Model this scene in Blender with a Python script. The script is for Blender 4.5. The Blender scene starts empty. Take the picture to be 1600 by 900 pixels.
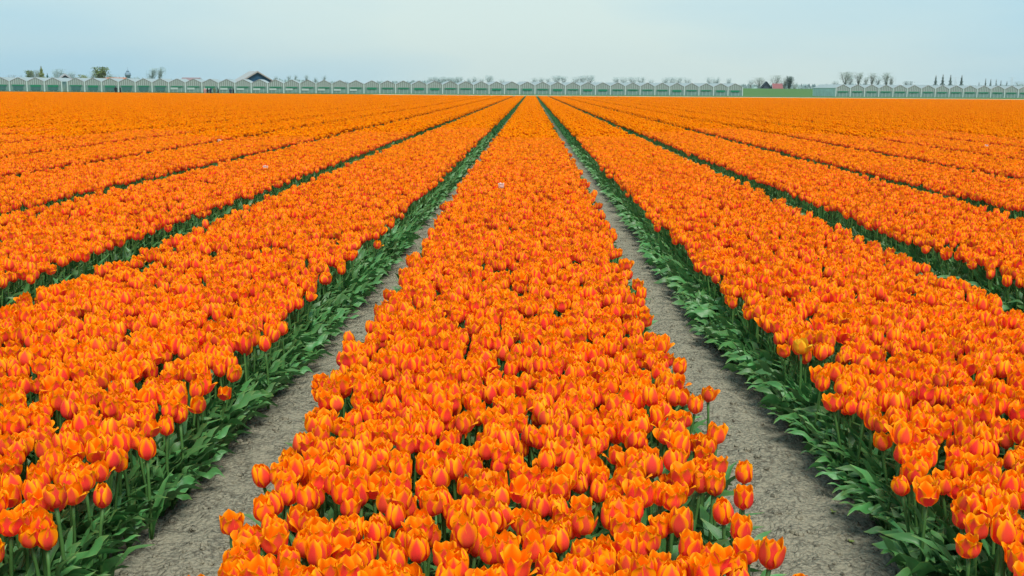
import bpy, math, random
import numpy as np
from math import radians as R, sin, cos, pi, tan, atan
from mathutils import Vector, Matrix, noise

random.seed(7)
rng = np.random.default_rng(7)
SC = bpy.context.scene
COL = SC.collection

# ------------------------------------------------------------------ camera
FPX = 1700.0                       # focal length in 1600 px wide pixels
PITCH, YAW, ROLL = R(10.36), R(0.93), R(0.445)
CAMZ = 1.31
cam = bpy.data.cameras.new('camera')
cam.sensor_width = 36.0
cam.lens = 36.0 * FPX / 1600.0
cam.clip_start = 0.05
cam.clip_end = 9000
camo = bpy.data.objects.new('camera', cam)
COL.objects.link(camo)
CM = Matrix.Rotation(YAW, 4, 'Z') @ Matrix.Rotation(pi / 2 - PITCH, 4, 'X') @ Matrix.Rotation(ROLL, 4, 'Z')
CM.translation = (0, 0, CAMZ)
camo.matrix_world = CM
SC.camera = camo
CI = CM.inverted()
CIn = np.array(CI)


def project(p):
    """points (n,3) -> px, py (1600x900 pixels), depth"""
    q = np.c_[p, np.ones(len(p))] @ CIn.T
    d = -q[:, 2]
    ds = np.where(d > 1e-3, d, 1e-3)
    return 800 + FPX * q[:, 0] / ds, 450 - FPX * q[:, 1] / ds, d


def ray(px, py):
    return CM.to_3x3() @ Vector(((px - 800) / FPX, (450 - py) / FPX, -1))


def at(px, py, Y):
    d = ray(px, py)
    t = Y / d.y
    return Vector((d.x * t, Y, CAMZ + d.z * t))


# ------------------------------------------------------------------ world and sun
SUN_EL, SUN_AZ = R(60), R(160)     # azimuth measured clockwise from +Y (the view direction)
w = bpy.data.worlds.new('World')
SC.world = w
w.use_nodes = True
nt = w.node_tree
nt.nodes.clear()
N = nt.nodes.new
out = N('ShaderNodeOutputWorld')
sky = N('ShaderNodeTexSky')
sky.sky_type = 'NISHITA'
sky.sun_disc = False
sky.sun_elevation = SUN_EL
sky.sun_rotation = SUN_AZ
sky.air_density = 1.2
sky.dust_density = 2.0
bg1 = N('ShaderNodeBackground'); bg1.inputs[1].default_value = 0.1
nt.links.new(sky.outputs[0], bg1.inputs[0])
bg2 = N('ShaderNodeBackground'); bg2.inputs[1].default_value = 1.0
mx = N('ShaderNodeMixShader'); mx.inputs[0].default_value = 0.86
nt.links.new(bg1.outputs[0], mx.inputs[1])
nt.links.new(bg2.outputs[0], mx.inputs[2])
nt.links.new(mx.outputs[0], out.inputs[0])
tc = N('ShaderNodeTexCoord')
sx = N('ShaderNodeSeparateXYZ'); nt.links.new(tc.outputs['Generated'], sx.inputs[0])
mp = N('ShaderNodeMapping'); mp.inputs['Scale'].default_value = (1.0, 1.0, 5.0)
mp.inputs['Location'].default_value = (0.3, 0.2, 0.7)
nt.links.new(tc.outputs['Generated'], mp.inputs[0])
nz = N('ShaderNodeTexNoise'); nz.inputs['Scale'].default_value = 2.2; nz.inputs['Detail'].default_value = 4.5
nz.inputs['Roughness'].default_value = 0.42
nt.links.new(mp.outputs[0], nz.inputs[0])


def wm(op, a, b=0.0):
    m = N('ShaderNodeMath'); m.operation = op
    for i, v in enumerate((a, b)):
        if isinstance(v, (int, float)):
            m.inputs[i].default_value = v
        else:
            nt.links.new(v, m.inputs[i])
    return m.outputs[0]


# broad thin-cloud veil: palest straight ahead, bluer to either side
side = wm('MULTIPLY', wm('ABSOLUTE', wm('ADD', sx.outputs[0], -0.02)), 1.45)
fac = wm('ADD', side, wm('MULTIPLY', wm('ADD', nz.outputs[0], -0.5), 2.1))
fac = wm('ADD', fac, wm('MULTIPLY', sx.outputs[2], 0.8))
cr = N('ShaderNodeValToRGB')
cr.color_ramp.elements[0].position = 0.08; cr.color_ramp.elements[0].color = (0.47, 0.575, 0.56, 1)
cr.color_ramp.elements[1].position = 0.85; cr.color_ramp.elements[1].color = (0.295, 0.48, 0.575, 1)
nt.links.new(fac, cr.inputs[0])
nt.links.new(cr.outputs[0], bg2.inputs[0])

sl = bpy.data.lights.new('sun', 'SUN')
sl.energy = 3.1
sl.angle = R(24)
sl.color = (1.0, 0.95, 0.88)
so = bpy.data.objects.new('sun', sl)
sd = Vector((sin(SUN_AZ) * cos(SUN_EL), cos(SUN_AZ) * cos(SUN_EL), sin(SUN_EL)))
so.rotation_euler = sd.to_track_quat('Z', 'Y').to_euler()
so.location = (20, -20, 40)
COL.objects.link(so)
SC.view_settings.view_transform = 'Standard'
SC.view_settings.look = 'None'
SC.view_settings.exposure = 0.58
SC.view_settings.gamma = 1.0
SC.cycles.max_bounces = 7
SC.cycles.diffuse_bounces = 4
SC.cycles.transmission_bounces = 4
SC.cycles.transparent_max_bounces = 8


# ------------------------------------------------------------------ material helpers
class Mat:
    def __init__(s, name):
        s.m = bpy.data.materials.new(name)
        s.m.use_nodes = True
        s.t = s.m.node_tree
        s.t.nodes.clear()
        s.out = s.n('OutputMaterial')

    def n(s, kind, **kw):
        x = s.t.nodes.new('ShaderNode' + kind)
        for k, v in kw.items():
            setattr(x, k, v)
        return x

    def l(s, a, b):
        s.t.links.new(a, b)

    def math(s, op, a, b=0.0, clamp=False):
        m = s.n('Math', operation=op); m.use_clamp = clamp
        for i, v in enumerate((a, b)):
            if isinstance(v, (int, float)):
                m.inputs[i].default_value = v
            else:
                s.l(v, m.inputs[i])
        return m.outputs[0]

    def mix(s, f, a, b):
        m = s.n('Mix', data_type='RGBA')
        for sock, v in ((m.inputs[0], f), (m.inputs[6], a), (m.inputs[7], b)):
            if isinstance(v, (int, float)):
                sock.default_value = v
            elif isinstance(v, tuple):
                sock.default_value = (*v, 1) if len(v) == 3 else v
            else:
                s.l(v, sock)
        return m.outputs[2]

    def noise(s, scale, detail=3.0, vec=None, rough=0.5):
        x = s.n('TexNoise')
        x.inputs['Scale'].default_value = scale
        x.inputs['Detail'].default_value = detail
        x.inputs['Roughness'].default_value = rough
        if vec is not None:
            s.l(vec, x.inputs[0])
        return x.outputs[0]

    def ramp(s, f, stops):
        x = s.n('ValToRGB')
        e = x.color_ramp.elements
        while len(e) < len(stops):
            e.new(0.5)
        for el, (p, c) in zip(e, stops):
            el.position = p
            el.color = (*c, 1)
        s.l(f, x.inputs[0])
        return x.outputs[0]

    def principled(s, col, rough=0.6, spec=0.3, bump=None, bstr=0.3, bdist=0.01):
        p = s.n('BsdfPrincipled')
        if isinstance(col, tuple):
            p.inputs['Base Color'].default_value = (*col, 1)
        else:
            s.l(col, p.inputs['Base Color'])
        if isinstance(rough, (int, float)):
            p.inputs['Roughness'].default_value = rough
        else:
            s.l(rough, p.inputs['Roughness'])
        p.inputs['Specular IOR Level'].default_value = spec
        if bump is not None:
            b = s.n('Bump')
            b.inputs['Strength'].default_value = bstr
            b.inputs['Distance'].default_value = bdist
            s.l(bump, b.inputs['Height'])
            s.l(b.outputs[0], p.inputs['Normal'])
        return p


def simple(name, col, rough=0.7, var=0.25, scale=3.0, spec=0.25):
    m = Mat(name)
    tcn = m.n('TexCoord')
    f = m.noise(scale, 4, tcn.outputs['Object'])
    c = m.mix(f, tuple(x * (1 - var) for x in col), tuple(min(1, x * (1 + var)) for x in col))
    m.l(m.principled(c, rough, spec).outputs[0], m.out.inputs[0])
    return m.m


def petal_material(name, edge, mid, flame, inner):
    m = Mat(name)
    uv = m.n('UVMap', uv_map='UVMap')
    sp = m.n('SeparateXYZ'); m.l(uv.outputs[0], sp.inputs[0])
    u, v = sp.outputs[0], sp.outputs[1]
    at_ = m.n('Attribute', attribute_name='tint')
    sc = m.n('SeparateColor'); m.l(at_.outputs['Color'], sc.inputs[0])
    oi = m.n('ObjectInfo')
    x = m.math('ABSOLUTE', m.math('ADD', m.math('MULTIPLY', u, 2.0), -1.0))
    # streaks running up the petal
    mp_ = m.n('Mapping'); mp_.inputs['Scale'].default_value = (16, 1.6, 1)
    m.l(uv.outputs[0], mp_.inputs[0])
    ad = m.n('VectorMath', operation='ADD')
    m.l(mp_.outputs[0], ad.inputs[0])
    cmb = m.n('CombineXYZ')
    m.l(m.math('MULTIPLY', oi.outputs['Random'], 37.0), cmb.inputs[2])
    m.l(cmb.outputs[0], ad.inputs[1])
    st = m.noise(1.0, 3, ad.outputs[0])
    v3 = m.math('POWER', v, 2.6)
    f = m.math('SUBTRACT', m.math('ADD', 0.56, m.math('MULTIPLY', sc.outputs[0], 0.30)), x)
    f = m.math('SUBTRACT', f, m.math('MULTIPLY', v3, 0.66))
    f = m.math('ADD', f, m.math('MULTIPLY', m.math('ADD', st, -0.5), 0.55))
    f = m.math('ADD', f, m.math('MULTIPLY', m.math('POWER', m.math('SUBTRACT', 1.0, v), 2.5), 0.38))
    f = m.math('MULTIPLY', f, 3.2, True)
    e = m.math('ADD', m.math('MULTIPLY', x, 0.85), m.math('MULTIPLY', m.math('POWER', v, 2.0), 0.62))
    e = m.math('ADD', e, m.math('MULTIPLY', m.math('ADD', st, -0.5), 0.35))
    e = m.math('MULTIPLY', m.math('ADD', e, -0.42), 1.5, True)
    c = m.mix(e, mid, edge)
    c = m.mix(m.math('MULTIPLY', f, 0.9), c, flame)
    # the inner face of a petal is plain warm orange without the flame
    ci = m.mix(e, mid, inner)
    geo = m.n('NewGeometry')
    c = m.mix(geo.outputs['Backfacing'], c, ci)
    hs = m.n('HueSaturation')
    m.l(c, hs.inputs['Color'])
    m.l(m.math('ADD', 0.4955, m.math('MULTIPLY', oi.outputs['Random'], 0.010)), hs.inputs['Hue'])
    m.l(m.math('ADD', 0.9, m.math('MULTIPLY', sc.outputs[1], 0.2)), hs.inputs['Value'])
    c = hs.outputs[0]
    p = m.principled(c, 0.55, 0.10, st, 0.25, 0.0015)
    tr = m.n('BsdfTranslucent'); m.l(c, tr.inputs[0])
    ms = m.n('MixShader'); ms.inputs[0].default_value = 0.36
    m.l(p.outputs[0], ms.inputs[1]); m.l(tr.outputs[0], ms.inputs[2])
    m.l(ms.outputs[0], m.out.inputs[0])
    return m.m


M_PETAL = petal_material('tulip petal', (1.0, 0.400, 0.003), (1.0, 0.180, 0.002), (0.82, 0.060, 0.045), (1.0, 0.32, 0.002))
M_YEL = petal_material('yellow petal', (1.0, 0.56, 0.02), (0.95, 0.50, 0.02), (0.95, 0.30, 0.02), (1.0, 0.58, 0.03))
M_PALE = petal_material('pale pink petal', (1.0, 0.80, 0.70), (0.95, 0.70, 0.60), (0.95, 0.55, 0.45), (1.0, 0.82, 0.74))
M_RED = petal_material('red petal', (0.85, 0.05, 0.02), (0.75, 0.03, 0.02), (0.6, 0.02, 0.02), (0.85, 0.06, 0.02))


def leaf_material():
    m = Mat('tulip leaf')
    uv = m.n('UVMap', uv_map='UVMap')
    sp = m.n('SeparateXYZ'); m.l(uv.outputs[0], sp.inputs[0])
    oi = m.n('ObjectInfo')
    x = m.math('ABSOLUTE', m.math('ADD', m.math('MULTIPLY', sp.outputs[0], 2.0), -1.0))
    mp_ = m.n('Mapping'); mp_.inputs['Scale'].default_value = (22, 1.2, 1)
    m.l(uv.outputs[0], mp_.inputs[0])
    st = m.noise(1.0, 3, mp_.outputs[0])
    tcn = m.n('TexCoord')
    blot = m.noise(18.0, 3, tcn.outputs['Object'])
    c = m.mix(st, (0.032, 0.125, 0.024), (0.065, 0.205, 0.045))
    c = m.mix(m.math('MULTIPLY', blot, 0.55), c, (0.085, 0.205, 0.085))
    edge = m.math('MULTIPLY', m.math('ADD', x, -0.84), 6.0, True)
    c = m.mix(m.math('MULTIPLY', edge, 0.6), c, (0.15, 0.27, 0.07))
    tip = m.math('MULTIPLY', m.math('ADD', sp.outputs[1], -0.9), 8.0, True)
    c = m.mix(m.math('MULTIPLY', tip, 0.6), c, (0.20, 0.24, 0.06))
    hs = m.n('HueSaturation'); m.l(c, hs.inputs['Color'])
    m.l(m.math('ADD', 0.49, m.math('MULTIPLY', oi.outputs['Random'], 0.025)), hs.inputs['Hue'])
    m.l(m.math('ADD', 0.88, m.math('MULTIPLY', oi.outputs['Random'], 0.55)), hs.inputs['Value'])
    p = m.principled(hs.outputs[0], 0.42, 0.4, st, 0.3, 0.002)
    tr = m.n('BsdfTranslucent'); m.l(hs.outputs[0], tr.inputs[0])
    ms = m.n('MixShader'); ms.inputs[0].default_value = 0.22
    m.l(p.outputs[0], ms.inputs[1]); m.l(tr.outputs[0], ms.inputs[2])
    m.l(ms.outputs[0], m.out.inputs[0])
    return m.m


M_LEAF = leaf_material()
M_STEM = simple('tulip stem', (0.060, 0.150, 0.035), 0.5, 0.25, 30)


def far_material():
    m = Mat('far tulips')
    a = m.n('Attribute', attribute_name='col')
    p = m.principled(a.outputs['Color'], 0.7, 0.03)
    tr = m.n('BsdfTranslucent'); m.l(a.outputs['Color'], tr.inputs[0])
    ms = m.n('MixShader'); ms.inputs[0].default_value = 0.25
    m.l(p.outputs[0], ms.inputs[1]); m.l(tr.outputs[0], ms.inputs[2])
    m.l(ms.outputs[0], m.out.inputs[0])
    return m.m


M_FAR = far_material()


def soil_material(name='soil'):
    m = Mat(name)
    tcn = m.n('TexCoord')
    vec = tcn.outputs['Object']
    big = m.noise(1.7, 4, vec)
    mid = m.noise(14, 5, vec, 0.65)
    fine = m.noise(95, 5, vec, 0.7)
    c = m.mix(big, (0.262, 0.238, 0.162), (0.325, 0.300, 0.210))
    c = m.mix(m.math('MULTIPLY', mid, 0.75), c, (0.33, 0.325, 0.25))
    dk = m.math('MULTIPLY', m.math('SUBTRACT', 0.46, fine), 7.0, True)
    c = m.mix(m.math('MULTIPLY', dk, 0.65), c, (0.085, 0.075, 0.055))
    vo = m.n('TexVoronoi', feature='DISTANCE_TO_EDGE'); vo.inputs['Scale'].default_value = 34
    ds = m.n('Mapping'); m.l(vec, ds.inputs[0])
    ad = m.n('VectorMath', operation='ADD'); m.l(ds.outputs[0], ad.inputs[0])
    nn = m.n('TexNoise'); nn.inputs['Scale'].default_value = 25; nn.inputs['Detail'].default_value = 4
    m.l(vec, nn.inputs[0])
    sc = m.n('VectorMath', operation='SCALE'); sc.inputs['Scale'].default_value = 0.012
    m.l(nn.outputs['Color'], sc.inputs[0]); m.l(sc.outputs[0], ad.inputs[1])
    m.l(ad.outputs[0], vo.inputs['Vector'])
    crack = m.math('MULTIPLY', vo.outputs['Distance'], 9.0, True)
    ck = m.math('MULTIPLY', m.math('SUBTRACT', 1.0, crack), m.math('MULTIPLY', m.math('SUBTRACT', mid, 0.42), 5.0, True), True)
    c = m.mix(m.math('MULTIPLY', ck, 0.15), c, (0.075, 0.066, 0.050))
    v2 = m.n('TexVoronoi', feature='F1'); v2.inputs['Scale'].default_value = 62
    m.l(ad.outputs[0], v2.inputs['Vector'])
    lump = m.math('MULTIPLY', v2.outputs['Distance'], 1.3, True)
    pit = m.math('MULTIPLY', m.math('SUBTRACT', lump, 0.55), m.math('MULTIPLY', m.math('SUBTRACT', mid, 0.40), 9.0, True), True)
    c = m.mix(m.math('MULTIPLY', pit, 1.25, True), c, (0.060, 0.055, 0.040))
    h = m.math('ADD', m.math('MULTIPLY', fine, 0.7), m.math('MULTIPLY', mid, 1.2))
    h = m.math('SUBTRACT', h, m.math('MULTIPLY', lump, 0.55))
    h = m.math('SUBTRACT', h, m.math('MULTIPLY', ck, 0.4))
    p = m.principled(c, 0.92, 0.1, h, 0.95, 0.022)
    m.l(p.outputs[0], m.out.inputs[0])
    return m.m


M_SOIL = soil_material()
M_GRASS = None


def grass_material():
    m = Mat('grassland')
    tcn = m.n('TexCoord')
    f = m.noise(0.07, 6, tcn.outputs['Object'], 0.6)
    g = m.noise(0.9, 4, tcn.outputs['Object'], 0.6)
    c = m.mix(f, (0.050, 0.115, 0.032), (0.075, 0.160, 0.046))
    c = m.mix(m.math('MULTIPLY', g, 0.5), c, (0.060, 0.140, 0.040))
    p = m.principled(c, 0.9, 0.1, g, 0.6, 0.15)
    m.l(p.outputs[0], m.out.inputs[0])
    return m.m


M_GRASS = grass_material()
M_SAND = simple('pale sandy track', (0.50, 0.40, 0.27), 0.9, 0.12, 0.6)


# ------------------------------------------------------------------ object helpers
def link(name, data, parent=None, loc=None, rot=None):
    o = bpy.data.objects.new(name, data)
    COL.objects.link(o)
    if parent is not None:
        o.parent = parent
    if loc is not None:
        o.location = loc
    if rot is not None:
        o.rotation_euler = rot
    return o


def props(o, label=None, cat=None, group=None, kind=None):
    for k, v in (('label', label), ('category', cat), ('group', group), ('kind', kind)):
        if v:
            o[k] = v
    return o


def mesh(name, V, F, mats, mi=None, smooth=True, uv=None, attrs=None):
    me = bpy.data.meshes.new(name)
    me.from_pydata([tuple(v) for v in V], [], [tuple(f) for f in F])
    for m in (mats if isinstance(mats, (list, tuple)) else [mats]):
        me.materials.append(m)
    if mi is not None:
        me.polygons.foreach_set('material_index', np.asarray(mi, dtype=np.int32))
    if smooth:
        me.polygons.foreach_set('use_smooth', np.ones(len(me.polygons), dtype=bool))
    if uv is not None:
        l = me.uv_layers.new(name='UVMap')
        vi = np.zeros(len(me.loops), dtype=np.int32)
        me.loops.foreach_get('vertex_index', vi)
        l.data.foreach_set('uv', np.asarray(uv, dtype=np.float32)[vi].ravel())
    for k, a in (attrs or {}).items():
        at_ = me.attributes.new(k, 'FLOAT_COLOR', 'POINT')
        a = np.asarray(a, dtype=np.float32)
        at_.data.foreach_set('color', np.c_[a, np.ones(len(a))].astype(np.float32).ravel())
    me.update()
    return me


class Build:
    """collects geometry with uv, tint and material index into one mesh"""

    def __init__(s):
        s.V, s.F, s.UV, s.T, s.M = [], [], [], [], []

    def add(s, V, F, UV=None, T=(0, 0, 0), m=0):
        b = len(s.V)
        s.V += [tuple(v) for v in V]
        s.F += [tuple(b + i for i in f) for f in F]
        s.UV += list(UV) if UV is not None else [(0.5, 0.5)] * len(V)
        s.T += [tuple(T)] * len(V) if not isinstance(T, list) else T
        s.M += [m] * len(F)

    def box(s, x0, x1, y0, y1, z0, z1, m=0):
        V = [(x, y, z) for z in (z0, z1) for x, y in ((x0, y0), (x1, y0), (x1, y1), (x0, y1))]
        F = [(3, 2, 1, 0), (4, 5, 6, 7), (0, 1, 5, 4), (1, 2, 6, 5), (2, 3, 7, 6), (3, 0, 4, 7)]
        s.add(V, F, m=m)

    def tube(s, pts, rad, n=6, m=0, cap=True):
        pts = [Vector(p) for p in pts]
        V, F = [], []
        for i, p in enumerate(pts):
            d = (pts[min(i + 1, len(pts) - 1)] - pts[max(i - 1, 0)]).normalized()
            a = d.orthogonal().normalized()
            if abs(d.z) > 0.5:
                a = (Vector((1, 0, 0)) - d * d.x).normalized()
            b = d.cross(a)
            r = rad[i] if isinstance(rad, (list, tuple)) else rad
            for k in range(n):
                t = 2 * pi * k / n
                V.append(p + a * (r * cos(t)) + b * (r * sin(t)))
        for i in range(len(pts) - 1):
            for k in range(n):
                F.append((i * n + k, i * n + (k + 1) % n, (i + 1) * n + (k + 1) % n, (i + 1) * n + k))
        if cap:
            F.append(tuple(reversed(range(n))))
            F.append(tuple(range((len(pts) - 1) * n, len(pts) * n)))
        s.add(V, F, m=m)

    def mesh(s, name, mats, smooth=True, tint=False):
        return mesh(name, s.V, s.F, mats, s.M, smooth, s.UV, {'tint': s.T} if tint else None)


# ------------------------------------------------------------------ ground (one sheet each side of the field's far edge)
FIELD_END = 169.0
BED_W = 0.647


def bed_centre(k):
    if k == 0:
        return -0.067
    if k > 0:
        return 1.665 + 1.715 * (k - 1)
    return -1.735 - 1.705 * (-k - 1)


def sstep(a, b, x):
    t = min(1, max(0, (x - a) / (b - a)))
    return t * t * (3 - 2 * t)


def far_height(x, y):
    """lie of the land beyond the tulip field"""
    L = sstep(-38, -28, x)
    left = -0.45 * sstep(169, 180, y) + 0.62 * sstep(200, 209, y)
    right = 0.27 * sstep(169, 177, y)
    z = left * (1 - L) + right * L
    yy = y - 0.158 * x
    z += (1.65 + 0.13 * noise.noise((x * 0.05, 2, 1))) * sstep(236, 268, yy) - 1.9 * sstep(285, 310, yy)
    return z


def bed_edge(k, side, y):
    hw = BED_W
    if k == 0:
        hw -= (0.025 if side == 0 else 0.042) * (1 - sstep(5, 11, y))
    if (k == -1 and side == 1) or (k == 1 and side == 0):
        hw -= 0.045 * (1 - sstep(5, 11, y))
    if k < 0 and (k < -1 or side == 0):
        hw += 0.03
    if k > 0 and (k > 1 or side == 1):
        hw += 0.015
    return hw + 0.030 * noise.noise((y * 0.9, k * 7.3 + side * 3.1, 1.7)) + 0.018 * noise.noise((y * 4.3, k * 5.1 + side * 9.7, 4.2))


def soil_height(x, y):
    fade = 1 - sstep(14, 26, y)
    z = 0.0
    if fade > 0:
        p = (x, y, 0)
        z += 0.020 * noise.noise((x * 2.1, y * 1.3, 3)) * fade
        z += 0.013 * noise.noise((x * 9, y * 8, 5)) * fade
        n2 = noise.noise((x * 26, y * 23, 9))
        z += 0.0060 * n2 * fade
        cell = noise.voronoi(Vector((x * 30 + 0.7 * n2, y * 27, 2)))[0][0]
        z += -0.009 * min(1.0, cell) * fade
        z += 0.0035 * noise.noise((x * 75, y * 68, 13)) * fade
    # path: low mound in the middle of the wheel track, beds a touch higher
    for g in (-0.90, 0.80):
        z += 0.018 * math.exp(-((x - g) / 0.14) ** 2) * fade
    return z


def grid_sheet(name, xs, ys, hf, mat):
    V = [(x, y, hf(x, y)) for y in ys for x in xs]
    nx = len(xs)
    F = [(j * nx + i, j * nx + i + 1, (j + 1) * nx + i + 1, (j + 1) * nx + i) for j in range(len(ys) - 1) for i in range(nx - 1)]
    return mesh(name, V, F, mat)


xs = list(np.arange(-1.35, -0.60, 0.0105)) + list(np.arange(-0.60, 0.42, 0.1)) + list(np.arange(0.42, 1.30, 0.0105))
xs = [-2600, -900, -300, -120, -60, -30, -15, -8, -5, -3, -2.2, -1.8] + list(np.arange(-1.7, -1.36, 0.06)) + xs + [1.34, 1.42, 1.55, 1.8, 2.3, 3, 5, 8, 15, 30, 60, 120, 300, 900, 2600]
ys = [-400, -60, -10, 0, 1.0, 1.6]
y = 2.2
while y < 26:
    ys.append(y)
    y += max(0.0105, 0.0038 * y if y < 9 else 0.012 * y)
ys += [28, 32, 40, 55, 80, 110, 140, FIELD_END]
g = link('ground', grid_sheet('ground', xs, ys, soil_height, M_SOIL))
props(g, 'bare grey brown soil under the tulip beds and along the paths', None, kind='structure')

xs2 = [-4500, -2000, -900, -500, -300, -200] + list(np.arange(-160, 161, 4)) + [200, 300, 500, 900, 2000, 4500]
ys2 = [FIELD_END, 171, 173, 175, 177, 180, 185, 190, 195, 200, 203, 206, 209, 215, 220] + list(np.arange(226, 330, 5)) + [350, 420, 600, 1000, 2000, 5000]
g2 = link('grassland', grid_sheet('grassland', xs2, ys2, lambda x, y: far_height(x, y), M_GRASS))
props(g2, 'green grass rising to a low bank beyond the flower field', None, kind='structure')

# pale track along the far end of the field
xs3 = list(np.arange(-34, 161, 4))
ys3 = [176.5, 178, 181, 184, 187]
V = [(x, yy + 0.02 * x, far_height(x, yy + 0.02 * x) + 0.006) for yy in ys3 for x in xs3]
nx = len(xs3)
F = [(j * nx + i, j * nx + i + 1, (j + 1) * nx + i + 1, (j + 1) * nx + i) for j in range(len(ys3) - 1) for i in range(nx - 1)]
props(link('sandy_track', mesh('sandy_track', V, F, M_SAND)), 'pale sandy track along the far end of the tulip field', None, kind='structure')


# ------------------------------------------------------------------ tulip geometry
def petal_geo(phi, Rr, Hh, opn, width, nu, nv, r, inner=False, droop=0.0):
    """one cupped petal; phi its bearing, opn how far the rim spreads, droop bends it outward"""
    V, UV = [], []
    lean = r.uniform(-0.10, 0.10)
    hh = Hh * r.uniform(0.94, 1.06)
    flick = r.uniform(-0.0015, 0.0035)
    wob = r.uniform(0, 6.28)
    for j in range(nv + 1):
        v = j / nv
        vv = v ** 0.85
        rad = Rr * (1 - (1 - min(1, vv / 0.50)) ** 2.4) ** 0.55 if vv < 0.50 else Rr
        if vv >= 0.50:
            q = (vv - 0.50) / 0.50
            rad = Rr * (1 + opn * q * q - 0.10 * q - 0.10 * q ** 4)
        rad = max(rad, 0.004) + droop * 0.03 * v * v
        z = hh * (0.02 + 0.98 * vv) - droop * 0.018 * v ** 3
        # half width: round shoulder, blunt pointed tip
        wv = width * (min(1.0, (0.22 + 1.55 * vv)) if vv < 0.5 else 1.0) * (1 - max(0, (vv - 0.48) / 0.52) ** 2.7) ** 0.60
        if j == nv:
            wv = width * 0.16
        for i in range(nu + 1):
            u = 2 * i / nu - 1
            ang = phi + lean * v + u * wv / max(rad, 0.012)
            rr = rad + flick * abs(u) ** 2 * v * 2 - 0.0012 * (1 - abs(u)) * v + 0.0009 * sin(wob + 5 * v + 3 * u)
            edge_drop = 0.004 * abs(u) ** 2 * v
            V.append((rr * cos(ang), rr * sin(ang), z - edge_drop))
            UV.append(((u + 1) / 2, v))
    F = [(j * (nu + 1) + i, j * (nu + 1) + i + 1, (j + 1) * (nu + 1) + i + 1, (j + 1) * (nu + 1) + i) for j in range(nv) for i in range(nu)]
    return V, F, UV


def leaf_geo(L, W, bend, wave, twist, nu, nv, r, az=0.0, fold=0.35, rise=1.25):
    """long tulip leaf growing from the origin, arching outward toward bearing az"""
    V, UV = [], []
    x = z = 0.0
    a = rise
    ph = r.uniform(0, 6.28)
    seg = L / nv
    for j in range(nv + 1):
        v = j / nv
        wv = W * (0.30 + 0.70 * min(1, v / 0.38) ** 0.8) * (1 - max(0, (v - 0.30) / 0.70) ** 1.9) ** 0.85 if v < 1 else W * 0.03
        tw = twist * v
        for i in range(nu + 1):
            u = 2 * i / nu - 1
            off = u * wv
            fo = fold * (1 - 0.75 * v) * abs(u) * wv * 1.4
            wz = wave * wv * abs(u) * sin(ph + 15 * v + (1.2 if u > 0 else 0)) * min(1, v * 3)
            yy = off * cos(tw)
            zz = off * sin(tw)
            nxv, nzv = -sin(a), cos(a)
            X = x + (fo + wz + zz) * nxv
            Z = z + (fo + wz + zz) * nzv
            V.append((X * cos(az) - yy * sin(az), X * sin(az) + yy * cos(az), max(Z, 0.006 if j else 0)))
            UV.append(((u + 1) / 2, v))
        a -= bend / nv * (0.35 + 1.4 * v)
        x += seg * cos(a)
        z += seg * sin(a)
    F = [(j * (nu + 1) + i, j * (nu + 1) + i + 1, (j + 1) * (nu + 1) + i + 1, (j + 1) * (nu + 1) + i) for j in range(nv) for i in range(nu)]
    return V, F, UV


STEM_H = 0.232
VARS = []      # look, params
rv = random.Random(11)
for look, n in (('closed', 8), ('half open', 11), ('wide open', 6)):
    for i in range(n):
        opn = {'closed': rv.uniform(-0.36, -0.18), 'half open': rv.uniform(-0.08, 0.12), 'wide open': rv.uniform(0.2, 0.38)}[look]
        VARS.append(dict(look=look, opn=opn, R=rv.uniform(0.0225, 0.0268) * (0.93 if look == 'closed' else 1.0), H=rv.uniform(0.053, 0.069), seed=rv.randint(0, 9999), tint=(rv.uniform(0.25, 1.0), rv.uniform(0.0, 1.0), 0)))


def petals_of(P, nu, nv):
    r = random.Random(P['seed'])
    res = []
    base = r.uniform(0, 2 * pi)
    for k in range(3):       # three inner petals
        res.append(petal_geo(base + k * 2 * pi / 3 + r.uniform(-0.1, 0.1), P['R'] * 0.86, P['H'] * 1.03, P['opn'] * 0.8 + r.uniform(-0.05, 0.08), 0.0200, nu, nv, r, True))
    for k in range(3):       # three outer petals
        dr = max(0, r.uniform(-3.2, 0.8)) * (1.0 if P['look'] != 'closed' else 0.0)
        res.append(petal_geo(base + pi / 3 + k * 2 * pi / 3 + r.uniform(-0.12, 0.12), P['R'], P['H'] * 0.97, P['opn'] + r.uniform(-0.06, 0.14), 0.0218, nu, nv, r, droop=dr))
    return res


def stem_curve(P, n=5):
    r = random.Random(P['seed'] + 5)
    bx, by = r.uniform(-0.012, 0.012), r.uniform(-0.012, 0.012)
    return [(bx * sin(pi * i / (n - 1)), by * sin(pi * i / (n - 1)), -STEM_H * (1 - i / (n - 1))) for i in range(n)]


# separate petal meshes for the individual tulips; origin of a tulip is its foot
PARTM = []
for vi, P in enumerate(VARS):
    pm = []
    for V, F, UV in petals_of(P, 6, 9):
        V = [(a, b, c + STEM_H) for a, b, c in V]
        pm.append(mesh('petal', V, F, M_PETAL, uv=UV, attrs={'tint': [P['tint']] * len(V)}))
    b = Build()
    b.tube([(x, y, z + STEM_H) for x, y, z in stem_curve(P, 7)], [0.0045] * 5 + [0.0040, 0.0052], 7)
    sm = b.mesh('stem', M_STEM)
    lms = []
    r = random.Random(P['seed'] + 9)
    for q in range(2):
        V, F, UV = leaf_geo(r.uniform(0.17, 0.23), r.uniform(0.013, 0.020), r.uniform(0.7, 1.5), 0.35, r.uniform(-0.8, 0.8), 4, 9, r, az=r.uniform(0, 6.28), rise=1.42)
        lms.append(mesh('leaf', V, F, M_LEAF, uv=UV))
    PARTM.append((pm, sm, lms))


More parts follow.
